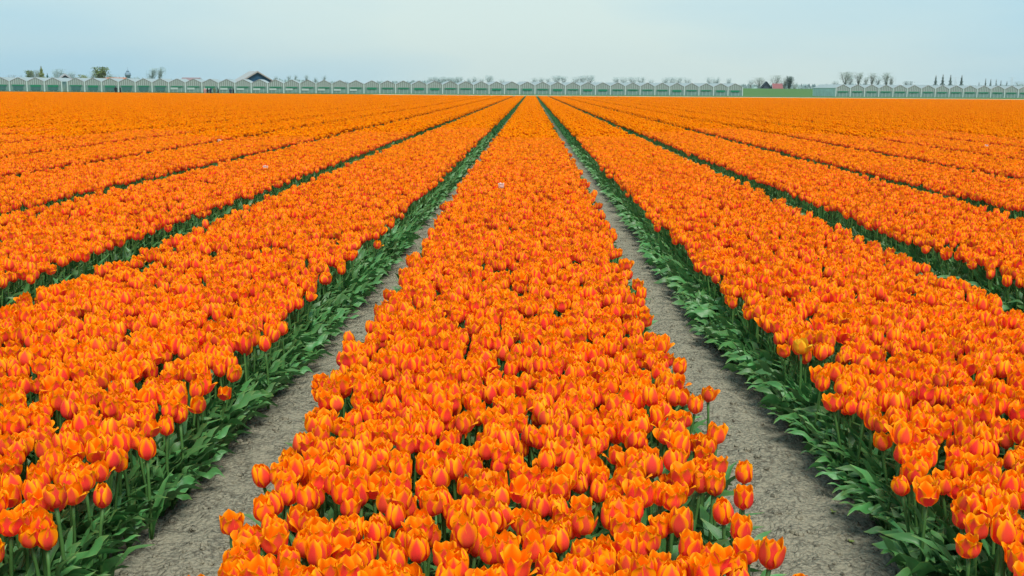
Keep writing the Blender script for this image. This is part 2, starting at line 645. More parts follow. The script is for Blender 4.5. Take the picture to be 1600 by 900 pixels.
def joined_tulip(P, nu, nv, leaves, pet=0):
    b = Build()
    for V, F, UV in petals_of(P, nu, nv):
        b.add([(x, y, z + STEM_H) for x, y, z in V], F, UV, P['tint'], 0)
    b.tube([(x, y, z + STEM_H) for x, y, z in stem_curve(P, 3)], 0.0045, 4, m=1, cap=False)
    r = random.Random(P['seed'] + 9)
    for q in range(leaves):
        V, F, UV = leaf_geo(r.uniform(0.17, 0.23), r.uniform(0.015, 0.021), r.uniform(0.7, 1.5), 0.3, r.uniform(-0.8, 0.8), 2, 5, r, az=r.uniform(0, 6.28), rise=1.42)
        b.add(V, F, UV, (0, 0, 0), 2)
    return b.mesh('tulip source', [M_PETAL, M_STEM, M_LEAF], tint=True)


def scatter(name, sources, pts, rot, scl, idx, label, kind='stuff'):
    """one object whose geometry nodes set a source mesh on every point"""
    c = bpy.data.collections.new(name + ' sources')
    for i, me in enumerate(sources):
        o = bpy.data.objects.new('source_%02d' % i, me)
        c.objects.link(o)
    me = bpy.data.meshes.new(name)
    me.vertices.add(len(pts))
    me.vertices.foreach_set('co', np.asarray(pts, dtype=np.float32).ravel())
    a = me.attributes.new('rot', 'FLOAT_VECTOR', 'POINT'); a.data.foreach_set('vector', np.asarray(rot, dtype=np.float32).ravel())
    a = me.attributes.new('scl', 'FLOAT', 'POINT'); a.data.foreach_set('value', np.asarray(scl, dtype=np.float32))
    a = me.attributes.new('idx', 'INT', 'POINT'); a.data.foreach_set('value', np.asarray(idx, dtype=np.int32))
    me.update()
    o = link(name, me)
    ng = bpy.data.node_groups.new(name, 'GeometryNodeTree')
    ng.interface.new_socket('Geometry', in_out='INPUT', socket_type='NodeSocketGeometry')
    ng.interface.new_socket('Geometry', in_out='OUTPUT', socket_type='NodeSocketGeometry')
    n = ng.nodes.new
    gi, go = n('NodeGroupInput'), n('NodeGroupOutput')
    m2p = n('GeometryNodeMeshToPoints')
    iop = n('GeometryNodeInstanceOnPoints')
    ci = n('GeometryNodeCollectionInfo')
    ci.inputs['Collection'].default_value = c
    ci.inputs['Separate Children'].default_value = True
    ci.inputs['Reset Children'].default_value = True
    iop.inputs['Pick Instance'].default_value = True

    def named(nm, typ):
        x = n('GeometryNodeInputNamedAttribute')
        x.data_type = typ
        x.inputs['Name'].default_value = nm
        return x.outputs['Attribute']
    L = ng.links.new
    e2r = n('FunctionNodeEulerToRotation')
    L(named('rot', 'FLOAT_VECTOR'), e2r.inputs[0])
    L(gi.outputs[0], m2p.inputs[0])
    L(m2p.outputs[0], iop.inputs['Points'])
    L(ci.outputs[0], iop.inputs['Instance'])
    L(named('idx', 'INT'), iop.inputs['Instance Index'])
    L(e2r.outputs[0], iop.inputs['Rotation'])
    L(named('scl', 'FLOAT'), iop.inputs['Scale'])
    L(iop.outputs[0], go.inputs[0])
    md = o.modifiers.new('scatter', 'NODES')
    md.node_group = ng
    props(o, label, None, kind=kind)
    return o


# ------------------------------------------------------------------ where the tulips stand
DX, DY = 0.0655, 0.0645
Y0, Y1 = 1.25, 27.0
P_, K_, ROWI = [], [], []
ENDY = {k: 22.0 + 8.0 * random.random() for k in range(-14, 15)}
Y1 = 31.0
ROWY = []
yy = Y0
while yy < Y1:
    ROWY.append(yy)
    yy += 0.0575 if yy < 5.5 else DY
for k in range(-14, 15):
    c = bed_centre(k)
    for j, yy in enumerate(ROWY):
        xmax = yy * 0.50 + 1.8
        if yy > ENDY[k] or c - 0.7 > xmax or c + 0.7 < -xmax:
            continue
        eL, eR = bed_edge(k, 0, yy), bed_edge(k, 1, yy)
        x = c - eL + random.uniform(0, DX * 0.6)
        while x < c + eR:
            hole = noise.noise((x * 3.3, yy * 3.0, 20 + k))
            if hole < (0.62 if yy < 6 else 0.5) and random.random() > 0.045:
                P_.append((x + random.gauss(0, 0.0135), yy + random.gauss(0, 0.0165), 0))
                K_.append(k); ROWI.append(j)
            x += (0.0585 if yy < 5.5 else DX) * random.uniform(0.86, 1.16)
    # stragglers just outside the edge
    for s in (-1, 1):
        for q in range(16):
            yy = random.uniform(2.0, ENDY[k])
            P_.append((c + s * (bed_edge(k, 0 if s < 0 else 1, yy) + random.uniform(0.0, 0.04)), yy, 0)); K_.append(k); ROWI.append(int(np.searchsorted(ROWY, yy)))
P_ = np.array(P_); K_ = np.array(K_); ROWI = np.array(ROWI)

# tulips the photograph shows standing alone along the edges: (pixel x, pixel y of the head, look)
SOLO = [(1163, 746, 1, 'closed'), (1160, 786, 1, 'half open'), (1122, 686, 1, 'half open'), (1445, 780, 1, 'wide open'), (1311, 632, 1, 'half open'),
        (1360, 664, 1, 'half open'), (1525, 832, 1, 'wide open'), (158, 783, 1, 'closed'), (262, 671, 1, 'closed'), (283, 655, 1, 'closed'),
        (440, 518, 1, 'closed'), (416, 543, 1, 'closed'), (386, 548, 1, 'half open'), (362, 826, 1, 'wide open'), (230, 710, 1, 'closed'), (1107, 620, 1, 'half open')]
HEADC = STEM_H + 0.03


def head_at(px, py):
    d = ray(px, py)
    t = (HEADC - CAMZ) / d.z
    return Vector((d.x * t, d.y * t, 0))


solo = []
for px, py, _, look in SOLO:
    p = head_at(px, py)
    solo.append((p, look))
keep = np.ones(len(P_), dtype=bool)
for p, look in solo:
    d = np.hypot(P_[:, 0] - p.x, P_[:, 1] - p.y)
    keep &= d > 0.055
# keep straggler-free air round the outermost ones
P_, K_, ROWI = P_[keep], K_[keep], ROWI[keep]
for p, look in solo:
    k = 0 if -0.9 < p.x < 0.75 else (1 if p.x > 0 else -1)
    P_ = np.vstack([P_, [p.x, p.y, 0]]); K_ = np.append(K_, k); ROWI = np.append(ROWI, int(np.searchsorted(ROWY, p.y)))
LOOK = rng.choice(len(VARS), len(P_))
by_look = {l: [i for i, v in enumerate(VARS) if v['look'] == l] for l in ('closed', 'half open', 'wide open')}
for q, (p, look) in enumerate(solo):
    LOOK[len(P_) - len(solo) + q] = by_look[look][q % len(by_look[look])]
n = len(P_)
SCL = rng.normal(1.055, 0.048, n).clip(0.86, 1.19)
SCL[-len(solo):] = 1.05
ROT = np.c_[rng.normal(0, 0.065, n), rng.normal(0, 0.065, n), rng.uniform(0, 2 * pi, n)]
ROT[-len(solo):, :2] *= 0.3
# edge tulips lean outward over the path
for i in range(n - len(solo)):
    dxc = P_[i, 0] - bed_centre(K_[i])
    if abs(dxc) > 0.58:
        ROT[i, 1] += (0.09 if dxc > 0 else -0.09)
    P_[i, 2] = 0.014 * noise.noise((P_[i, 0] * 2.5, P_[i, 1] * 2.2, 30))
# euler XYZ: spin first is wanted, so tilt is expressed after it - fine for a near-vertical stem

hx, hy, hd = project(np.c_[P_[:, 0], P_[:, 1], HEADC * SCL])
inframe = (hx > -22) & (hx < 1622) & (hy < 925)
order = [i for i in np.argsort(hd) if inframe[i]]
NEAR = 290
near = sorted(order[:NEAR - len(solo)])
near = sorted(set(near) | set(range(n - len(solo), n)))
print('last individual tulip at distance', hd[order[NEAR - 1]])

ORD = 'zeroth first second third fourth fifth sixth seventh eighth ninth tenth eleventh twelfth thirteenth fourteenth fifteenth sixteenth seventeenth eighteenth nineteenth twentieth'.split()


def ordn(i):
    if i < len(ORD):
        return ORD[i]
    return 'twenty-' + ORD[i - 20] if i < 30 else 'last'


bedname = {-1: 'left bed', 0: 'middle bed', 1: 'right bed'}
refpath = {-1: 'its path', 0: 'left path', 1: 'its path'}
rows = {}
for k in (-1, 0, 1):
    ids = [i for i in near if K_[i] == k]
    js = sorted({ROWI[i] for i in ids})
    rk = {j: a + 1 for a, j in enumerate(js)}
    for j in js:
        mem = sorted([i for i in ids if ROWI[i] == j], key=lambda i: P_[i, 0] * (-1 if k == -1 else 1))
        for a, i in enumerate(mem):
            rows[i] = (k, rk[j], a + 1, len(mem))


def tulip_from(vi, loc, rot, s):
    t = link('tulip', None, None, loc, rot)
    t.scale = (s, s, s)
    pm, sm, lms = PARTM[vi]
    for me in pm:
        link('petal', me, t)
    link('stem', sm, t)
    for me in lms:
        link('leaf', me, t)
    return t


protos = {}


def copy_thing(root):
    r = root.copy(); COL.objects.link(r)
    for ch in root.children:
        c = ch.copy(); COL.objects.link(c); c.parent = r
    return r


for i in near:
    vi = int(LOOK[i])
    if vi not in protos:
        t = tulip_from(vi, (0, 0, 0), (0, 0, 0), 1)
        protos[vi] = t
    else:
        t = copy_thing(protos[vi])
    t.location = P_[i]
    t.rotation_euler = ROT[i]
    s = SCL[i]
    t.scale = (s, s, s)
    k, rr, a, m = rows.get(i, (0, 1, 1, 1))
    size = 'tall' if s > 1.11 else ('short' if s < 0.99 else '')
    label = '%s%s orange tulip, %s, %s row from front, %s from %s' % (
        size + ' ' if size else '', VARS[vi]['look'], bedname[k], ordn(rr), ordn(a), refpath[k])
    props(t, label, 'tulip', 'orange tulips standing in the front ends of the beds')

# odd-coloured blooms further up the beds
for px, py, mat, lab in ((1251, 561, M_YEL, 'single yellow tulip at the left edge of the right bed above the leaves'),
                         (783, 297, M_PALE, 'single pale pink tulip standing out near the middle of the middle bed'),
                         (415, 268, M_PALE, 'small pale pink tulip in the second bed from the left path'),
                         (343, 224, M_PALE, 'small whitish tulip in the orange beds below the dark gabled barn'),
                         (980, 172, M_RED, 'small pinkish red tulip far up the beds right of the middle bed'),
                         (801, 203, M_RED, 'small dark red tulip far up the middle bed'),
                         (1541, 232, M_PALE, 'small pale pink tulip far off in the beds near the right border'),
                         (903, 529, M_RED, 'single scarlet tulip halfway down the middle bed')):
    p = head_at(px, py)
    vi = by_look['wide open' if mat is M_PALE else 'half open'][0]
    t = link('tulip', None, None, (p.x, p.y, 0.012))
    s = 1.16 if p.y < 6 and mat is M_YEL else (1.0 if p.y < 6 else 1.13)
    t.scale = (s, s, s)
    for me in PARTM[vi][0]:
        m2 = me.copy(); m2.materials[0] = mat
        link('petal', m2, t)
    link('stem', PARTM[vi][1], t)
    props(t, lab, 'tulip')
    dd = np.hypot(P_[:, 0] - p.x, P_[:, 1] - p.y)
    P_[(dd < 0.05) | ((dd < 0.10) & (P_[:, 1] < p.y) & (p.y > 6)) | ((dd < 0.19) & (P_[:, 1] < p.y) & (p.y < 6) & (mat is M_YEL)), 2] = -5

inst = np.ones(n, dtype=bool)
inst[near] = False
inst &= P_[:, 2] > -1
HI = [joined_tulip(P, 5, 7, 2) for P in VARS]
MID = [joined_tulip(P, 3, 4, 2) for P in VARS]
LO = [joined_tulip(P, 2, 3, 1) for P in VARS]
ids = np.where(inst)[0]
dist = P_[ids, 1]
lod = np.where(dist < 7.5, 0, np.where(dist < 15, 1, 2))
scatter('tulips', HI + MID + LO, P_[ids], ROT[ids], SCL[ids], LOOK[ids] + lod * len(VARS),
        'orange tulips crowded in long straight beds running to the horizon')
print('tulips', n, 'stuff', len(ids))


# ------------------------------------------------------------------ far parts of the beds
def far_segment(seed, L=2.0, heads_per=175):
    r = random.Random(seed)
    V, F, C = [], [], []

    def add(v, f, c):
        b = len(V)
        V.extend(v); F.extend([tuple(b + i for i in q) for q in f]); C.extend(c)
    nh = int(L * 2 * BED_W * heads_per)
    for q in range(nh):
        x, yy = r.uniform(-BED_W, BED_W), r.uniform(0, L)
        x += 0.02 * r.gauss(0, 1)
        z0 = STEM_H + r.gauss(0, 0.022) + (0.0)
        tl = 0.5 + 0.5 * r.random()
        Rr, H = 0.026, 0.060
        sp = r.uniform(0.8, 1.35)
        a0 = r.uniform(0, 6)
        v, c = [], []
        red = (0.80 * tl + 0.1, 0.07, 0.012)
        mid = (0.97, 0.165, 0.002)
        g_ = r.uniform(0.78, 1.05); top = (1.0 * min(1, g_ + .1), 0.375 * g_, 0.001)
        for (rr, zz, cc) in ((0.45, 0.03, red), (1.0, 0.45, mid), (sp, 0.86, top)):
            for k in range(6):
                a = a0 + k * pi / 3
                zj = zz + (0.14 if (k % 2 and zz > 0.8) else 0)
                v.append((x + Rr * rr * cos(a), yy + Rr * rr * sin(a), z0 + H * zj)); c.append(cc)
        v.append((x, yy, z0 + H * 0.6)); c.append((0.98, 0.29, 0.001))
        f = [(j * 6 + k, j * 6 + (k + 1) % 6, (j + 1) * 6 + (k + 1) % 6, (j + 1) * 6 + k) for j in range(2) for k in range(6)]
        f += [(12 + (k + 1) % 6, 12 + k, 18) for k in range(6)]
        add(v, f, c)
        if q % 2 == 0:      # stem and a leaf blade
            g = r.uniform(0.7, 1.2)
            gc = (0.045 * g, 0.14 * g, 0.04 * g)
            add([(x - 0.006, yy, 0), (x + 0.006, yy, 0), (x + 0.005, yy, z0), (x - 0.005, yy, z0)], [(0, 1, 2, 3)], [gc] * 4)
            a = r.uniform(0, 6.28); w_ = 0.018
            ex, ey = cos(a), sin(a)
            add([(x - ey * w_, yy + ex * w_, 0.01), (x + ey * w_, yy - ex * w_, 0.01),
                 (x + ex * 0.07 + ey * w_, yy + ey * 0.07 - ex * w_, 0.13), (x + ex * 0.07 - ey * w_, yy + ey * 0.07 + ex * w_, 0.13),
                 (x + ex * 0.13, yy + ey * 0.13, 0.18)], [(0, 1, 2, 3), (3, 2, 4)], [gc] * 5)
    for s in (-1, 1):       # sprawling leaves along both edges
        for q in range(int(L * 34)):
            g = r.uniform(0.7, 1.3)
            gc = (0.045 * g, 0.145 * g, 0.045 * g)
            yy = r.uniform(0, L)
            x = s * (BED_W + r.uniform(-0.05, 0.06))
            a = r.gauss(0, 0.8)
            ex, ey = s * cos(a), sin(a)
            w_ = 0.017
            hh = r.uniform(0.06, 0.19); o = r.uniform(0.05, 0.13)
            add([(x - ey * w_, yy + ex * w_, 0.0), (x + ey * w_, yy - ex * w_, 0.0),
                 (x + ex * o + ey * w_, yy + ey * o - ex * w_, hh), (x + ex * o - ey * w_, yy + ey * o + ex * w_, hh),
                 (x + ex * o * 1.9, yy + ey * o * 1.9, hh * 0.75)], [(0, 1, 2, 3), (3, 2, 4)], [gc] * 5)
    return mesh('bed segment', V, F, M_FAR, smooth=False, attrs={'col': C})


SEG = [far_segment(100 + i) for i in range(7)]
pts, rot, idx = [], [], []
kmax = 62
for k in range(-kmax, kmax + 1):
    c = bed_centre(k)
    yy = ENDY[k] if abs(k) <= 14 else 20.0
    while yy < FIELD_END - 2.0:
        if abs(c) < yy * 0.50 + 5:
            flip = random.random() < 0.5
            off = 0.012 * random.gauss(0, 1)
            pts.append((c + off, yy + (2.0 if flip else 0), 0.01 * random.random()))
            rot.append((0, 0, pi if flip else 0)); idx.append(random.randrange(len(SEG)))
        yy += 2.0
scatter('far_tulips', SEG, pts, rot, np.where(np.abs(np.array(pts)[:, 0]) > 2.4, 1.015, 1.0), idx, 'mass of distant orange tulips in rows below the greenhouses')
print('segments', len(pts))

# ------------------------------------------------------------------ leaves sprawling along the paths
leafV = []      # leaf meshes for leafy plants: sets of four
rl = random.Random(31)
CLUMPS = []
for i in range(8):
    ls = []
    for q in range(4):
        V, F, UV = leaf_geo(rl.uniform(0.15, 0.24), rl.uniform(0.014, 0.023), rl.uniform(0.5, 1.9), rl.uniform(0.45, 0.9), rl.uniform(-1.3, 1.3), 6, 14, rl,
                            az=(q - 1.5) * 0.62 + rl.uniform(-0.35, 0.35), rise=rl.uniform(1.05, 1.55))
        ls.append((V, F, UV))
    CLUMPS.append(ls)
CLM = [[mesh('leaf', V, F, M_LEAF, uv=UV) for V, F, UV in ls] for ls in CLUMPS]


def clump_joined(ls):
    b = Build()
    for V, F, UV in ls:
        b.add(V, F, UV)
    return b.mesh('leaf clump', M_LEAF)


CLJ = [clump_joined(ls) for ls in CLUMPS]
protoc = {}
cnt = {}
pts, rot, scl, idx = [], [], [], []
for k in range(-14, 15):
    c = bed_centre(k)
    for s in (-1, 1):
        yy = Y0
        while yy < ENDY[k]:
            step = 0.062 if yy < 9 else 0.11
            e = bed_edge(k, 0 if s < 0 else 1, yy)
            for lay in range(4 if yy < 9 else 2):
                x = c + s * (e + (0.075 * sstep(3.0, 6.0, yy) if abs(k) == 1 and c * s < 0 else 0) + (0.04 * (1 - sstep(5, 11, yy)) if abs(k) == 1 else 0) - random.uniform(0.025, 0.09) - lay * 0.055)
                y_ = yy + random.uniform(-0.02, 0.02)
                ang = (0 if s > 0 else pi) + random.gauss(0, 0.45)
                sc_ = random.uniform(0.70, 1.12) * (0.97 if lay == 0 else 1.15) * (1 + 0.12 * sstep(3, 7, yy))
                if abs(x) > yy * 0.5 + 1.8:
                    continue
                ci = random.randrange(8)
                visible = lay == 0 and ((k == -1 and s > 0) or (k == 1 and s < 0)) and 2.35 < yy < 5.2
                if visible and (cnt.get(k, 0) < 100):
                    hx_, hy_, _ = project(np.array([[x, y_, 0.08]]))
                    if -20 < hx_[0] < 1620 and hy_[0] < 930:
                        cnt[k] = cnt.get(k, 0) + 1
                        if ci not in protoc:
                            t = link('leafy_tulip_plant', None)
                            for me in CLM[ci]:
                                link('leaf', me, t)
                            protoc[ci] = t
                        else:
                            t = copy_thing(protoc[ci])
                        t.location = (x, y_, 0.0)
                        t.rotation_euler = (0, 0, ang)
                        t.scale = (sc_, sc_, sc_)
                        q = cnt[k]
                        tens = ('front', 'second', 'third', 'fourth', 'fifth', 'sixth')[min(5, (q - 1) // 10)]
                        props(t, 'flowerless tulip plant edging %s path, %s of the %s ten from the front' % ('left' if k < 0 else 'right', ordn((q - 1) % 10 + 1), tens),
                              'tulip plant', 'leafy tulip plants sprawling over the path edges')
                        continue
                pts.append((x, y_, 0)); rot.append((0, 0, ang)); scl.append(sc_); idx.append(ci)
            yy += step
scatter('tulip_foliage', CLJ, pts, rot, scl, idx, 'dark green tulip leaves sprawling from the bed edges onto the paths')
print('clumps', cnt, len(pts))

# filler foliage low inside the beds so no bare soil shows between the stems
pts, rot, scl, idx = [], [], [], []
for k in range(-8, 9):
    c = bed_centre(k)
    yy = Y0
    while yy < 15:
        if abs(c) < yy * 0.5 + 2.2:
            for q in range(9):
                pts.append((c + random.uniform(-0.56, 0.56), yy + random.uniform(-0.05, 0.05), 0)); rot.append((0, 0, random.uniform(0, 6.28)))
                scl.append(random.uniform(0.7, 1.0)); idx.append(random.randrange(8))
        yy += 0.11
scatter('undergrowth_leaves', CLJ, pts, rot, scl, idx, 'green tulip leaves filling the beds beneath the flowers')

# ------------------------------------------------------------------ clods and weeds on the paths
b = Build()
rc = random.Random(5)
for i in range(2600):
    y_ = 2.5 + 8 * rc.random() ** 1.6
    if rc.random() < 0.5:
        x = rc.uniform(-1.12, -0.68)
    else:
        x = rc.uniform(0.50, 1.08)
    s = 0.0022 + 0.013 * rc.random() ** 5
    z = soil_height(x, y_)
    V = []
    for dz, rr in ((-0.3, 0.9), (0.35, 1.0), (0.85, 0.55)):
        for q in range(6):
            a = q * pi / 3 + rc.uniform(-0.2, 0.2)
            V.append((x + s * rr * cos(a) * rc.uniform(0.8, 1.25), y_ + s * rr * sin(a) * rc.uniform(0.8, 1.25), z + s * dz * rc.uniform(0.8, 1.1)))
    F = [(j * 6 + q, j * 6 + (q + 1) % 6, (j + 1) * 6 + (q + 1) % 6, (j + 1) * 6 + q) for j in range(2) for q in range(6)] + [(12, 13, 14, 15, 16, 17)]
    b.add(V, F)
props(link('soil_clods', b.mesh('soil_clods', M_SOIL, smooth=True)), 'small crumbs and clods of dry soil strewn on the paths', None, kind='stuff')

M_WEED = simple('weed', (0.16, 0.22, 0.05), 0.6, 0.3, 60)
for px, py, lab in ((1330, 846, 'small yellow green weed sprouting from the right path beside the tulip leaves'),
                    (1301, 806, 'tiny green weed in the cracked soil halfway across the right path')):
    d = ray(px, py); t_ = -CAMZ / d.z
    p = Vector((d.x * t_, d.y * t_, 0)); p.z = soil_height(p.x, p.y)
    w_ = link('weed', None, None, p)
    for q in range(6):
        V, F, UV = leaf_geo(rc.uniform(0.012, 0.026), 0.0028, 1.2, 0.1, 0.3, 2, 5, rc, az=q * 1.05 + rc.uniform(-0.3, 0.3), rise=1.1)
        link('leaf', mesh('leaf', V, F, M_WEED, uv=UV), w_)
    props(w_, lab, 'weed')

# ------------------------------------------------------------------ greenhouses
M_WHITE = simple('white painted steel', (0.42, 0.50, 0.465), 0.5, 0.08, 1.5)
M_ROOFG = simple('whitewashed glass roof', (0.255, 0.31, 0.31), 0.6, 0.2, 0.8, 0.2)
M_BAND = simple('green shade band', (0.010, 0.17, 0.085), 0.5, 0.2, 2)
M_DARKIN = simple('dark doorway teal', (0.045, 0.12, 0.11), 0.6, 0.4, 1.2)
M_BAR = simple('glazing bar', (0.42, 0.48, 0.44), 0.5, 0.12, 2)
M_PANEL = simple('pale lower panel', (0.36, 0.43, 0.40), 0.6, 0.15, 2)
M_CAP = simple('ridge capping', (0.30, 0.26, 0.24), 0.6, 0.2, 2)
M_CROP = simple('greenhouse crop', (0.05, 0.14, 0.05), 0.8, 0.5, 1.5)


def glass_material(name, col, op):
    m = Mat(name)
    tcn = m.n('TexCoord')
    f = m.noise(0.9, 5, tcn.outputs['Object'], 0.6)
    c = m.mix(f, tuple(x * 0.65 for x in col), tuple(x * 1.25 for x in col))
    p = m.principled(c, 0.12, 0.5)
    t = m.n('BsdfTransparent'); t.inputs[0].default_value = (0.8, 0.95, 0.9, 1)
    ms = m.n('MixShader'); ms.inputs[0].default_value = op
    m.l(t.outputs[0], ms.inputs[1]); m.l(p.outputs[0], ms.inputs[2])
    m.l(ms.outputs[0], m.out.inputs[0])
    return m.m


M_GLASS = glass_material('greenhouse glass', (0.26, 0.30, 0.275), 0.86)
M_GLASSB = glass_material('clear lower glass', (0.165, 0.27, 0.24), 0.84)
M_SIDE = glass_material('side wall glass', (0.60, 0.76, 0.70), 0.97)
GH_L = 12.0
GUT, RID = 1.86, 2.62


def bay_meshes(BW):
    P = {}
    b = Build()          # gable glazing above the band
    gz = 1.22
    V = [(0.05, 0, gz), (BW - 0.05, 0, gz), (BW - 0.05, 0, GUT), (BW / 2, 0, RID - 0.05), (0.05, 0, GUT)]
    b.add(V + [(x, 0.03, z) for x, _, z in V], [(0, 1, 2, 3, 4), (9, 8, 7, 6, 5)] + [(i, (i + 1) % 5, 5 + (i + 1) % 5, 5 + i) for i in range(5)])
    P['gable_pane'] = b.mesh('gable_pane', M_GLASS, False)
    b = Build(); b.box(0.05, BW - 0.05, 0, 0.03, 0.05, gz - 0.005)
    P['lower_pane'] = b.mesh('lower_pane', M_GLASSB, False)
    b = Build()          # bars
    for i in range(1, 8):
        x = BW * i / 8
        h = GUT + (RID - GUT) * (1 - abs(x / BW - 0.5) * 2) - 0.05
        b.box(x - 0.028, x + 0.028, -0.04, -0.002, 1.30, h)
        if i % 2 == 0:
            b.box(x - 0.022, x + 0.022, -0.04, -0.002, 0.05, 1.0)
    P['glazing_bars'] = b.mesh('glazing_bars', M_BAR, False)
    b = Build()          # the two sloping capping strips of the gable
    for s in (0, 1):
        x0, x1 = (0.0, BW / 2) if s == 0 else (BW / 2, BW)
        z0, z1 = (GUT, RID) if s == 0 else (RID, GUT)
        V = [(x0, -0.06, z0 - 0.03), (x1, -0.06, z1 - 0.03), (x1, -0.06, z1 + 0.045), (x0, -0.06, z0 + 0.045)]
        b.add(V + [(x, 0.02, z) for x, _, z in V], [(0, 1, 2, 3), (7, 6, 5, 4), (0, 4, 5, 1), (1, 5, 6, 2), (2, 6, 7, 3), (3, 7, 4, 0)])
    P['gable_capping'] = b.mesh('gable_capping', M_CAP, False)
    for s in (0, 1):
        b = Build()
        x0, x1 = (0.03, BW / 2 - 0.003) if s == 0 else (BW / 2 + 0.003, BW - 0.03)
        z0, z1 = (GUT, RID) if s == 0 else (RID, GUT)
        V = [(x0, 0.025, z0), (x1, 0.025, z1), (x1, GH_L, z1), (x0, GH_L, z0)]
        b.add(V + [(x, y, z + 0.05) for x, y, z in V], [(3, 2, 1, 0), (4, 5, 6, 7), (0, 1, 5, 4), (1, 2, 6, 5), (2, 3, 7, 6), (3, 0, 4, 7)])
        P['roof_panel%d' % s] = b.mesh('roof_panel', M_ROOFG, False)
    b = Build(); b.box(-0.10, 0.10, -0.12, 0.06, 0, GUT)
    b.box(-0.14, 0.14, -0.10, GH_L, GUT - 0.001 + 0.004, GUT + 0.08)
    P['gutter_post'] = b.mesh('gutter_post', M_WHITE, False)
    b = Build(); b.box(0.50, BW - 0.52, -0.10, -0.045, 1.02, 1.24)
    P['green_band'] = b.mesh('green_band', M_BAND, False)
    b = Build(); b.box(0.62, BW - 0.64, -0.10, -0.045, 0.88, 1.24)
    P['wide_band'] = b.mesh('green_band', M_BAND, False)
    b = Build(); b.box(0.66, BW - 0.70, -0.08, -0.045, 0.22, 1.015)  # dark sheet standing in for the shade inside an open doorway
    P['dark_opening'] = b.mesh('shaded_opening', M_DARKIN, False)
    b = Build(); b.box(0.35, BW * 0.55, -0.09, -0.045, 0.55, 0.92)
    P['white_panel'] = b.mesh('lower_panel', M_PANEL, False)
    b = Build(); b.box(0.3, BW - 0.3, 1.2, GH_L - 1, 0, 0.9)
    P['crop'] = b.mesh('crop', M_CROP, False)
    b = Build()
    V = [(0.05, GH_L - 0.03, 0.0), (BW - 0.05, GH_L - 0.03, 0.0), (BW - 0.05, GH_L - 0.03, GUT), (BW / 2, GH_L - 0.03, RID - 0.05), (0.05, GH_L - 0.03, GUT)]
    b.add(V, [(4, 3, 2, 1, 0)])
    P['rear_wall'] = b.mesh('rear_wall', M_GLASS, False)
    return P


ALPHA = atan(0.156)
GY = 226.5


def s_of(px):
    d = ray(px, 140)
    t = d.x / d.y
    return GY * t / (cos(ALPHA) - t * sin(ALPHA))


def facade_point(s):
    return Vector((s * cos(ALPHA), GY + s * sin(ALPHA), 0))


def greenhouse(s0, s1, nb, label, doors, endwall=False):
    root = link('greenhouse', None)
    root.location = facade_point(s0)
    root.location.z = 0.17
    root.rotation_euler = (0, 0, ALPHA)
    BW = (s1 - s0) / nb
    P = bay_meshes(BW)
    r = random.Random(int(s0 * 10))
    for i in range(nb):
        def put(nm, key=None, kind=None):
            o = link(nm, P[key or nm], root, (i * BW, 0, r.uniform(-0.02, 0.02) if nm != 'gable_pane' else 0))
            if kind:
                o['kind'] = kind
            return o
        put('gable_pane'); put('lower_pane'); put('glazing_bars', kind='stuff'); put('gable_capping')
        put('roof_panel', 'roof_panel0'); put('roof_panel', 'roof_panel1'); put('gutter_post')
        t = doors(i, r)
        put('green_band', 'wide_band' if t & 1 else 'green_band')
        if t & 2:
            put('shaded_opening', 'dark_opening')
        if t & 4:
            put('lower_panel', 'white_panel')
        put('crop')
        put('rear_wall')
    o = link('gutter_post', P['gutter_post'], root, (nb * BW, 0, 0))
    for x in (0.0, nb * BW):
        b = Build(); b.box(-0.02, 0.02, 0.08, GH_L, 0.05, GUT - 0.01)
        link('side_wall', b.mesh('side_wall', M_SIDE, False), root, (x, 0, 0))
        b = Build()
        for q in range(1, 12):
            b.box(-0.05, 0.05, q - 0.03, q + 0.03, 0.05, GUT - 0.02)
        o = link('glazing_bars', b.mesh('glazing_bars', M_BAR, False), root, (x, 0, 0))
        o['kind'] = 'stuff'
    props(root, label, 'greenhouse')
    return root


sA1 = s_of(97); wA = 3.2
greenhouse(sA1 - 7 * wA, sA1, 7, 'short greenhouse block at the left end of the row with dark doorways',
           lambda i, r: (1 if r.random() < 0.4 else 0) | 2)
greenhouse(s_of(106), s_of(1160), 43, 'very long pale greenhouse of repeated gables spanning most of the horizon',
           lambda i, r: (2 | (1 if r.random() < .3 else 0)) if i < 6 else ((4 | (r.random() < 0.3)) if i < 18 else int(r.random() < 0.4)))
sR = s_of(1306)
greenhouse(sR, sR + 17 * 3.22, 17, 'greener greenhouse block right of the grassy gap, its side wall showing',
           lambda i, r: 0)


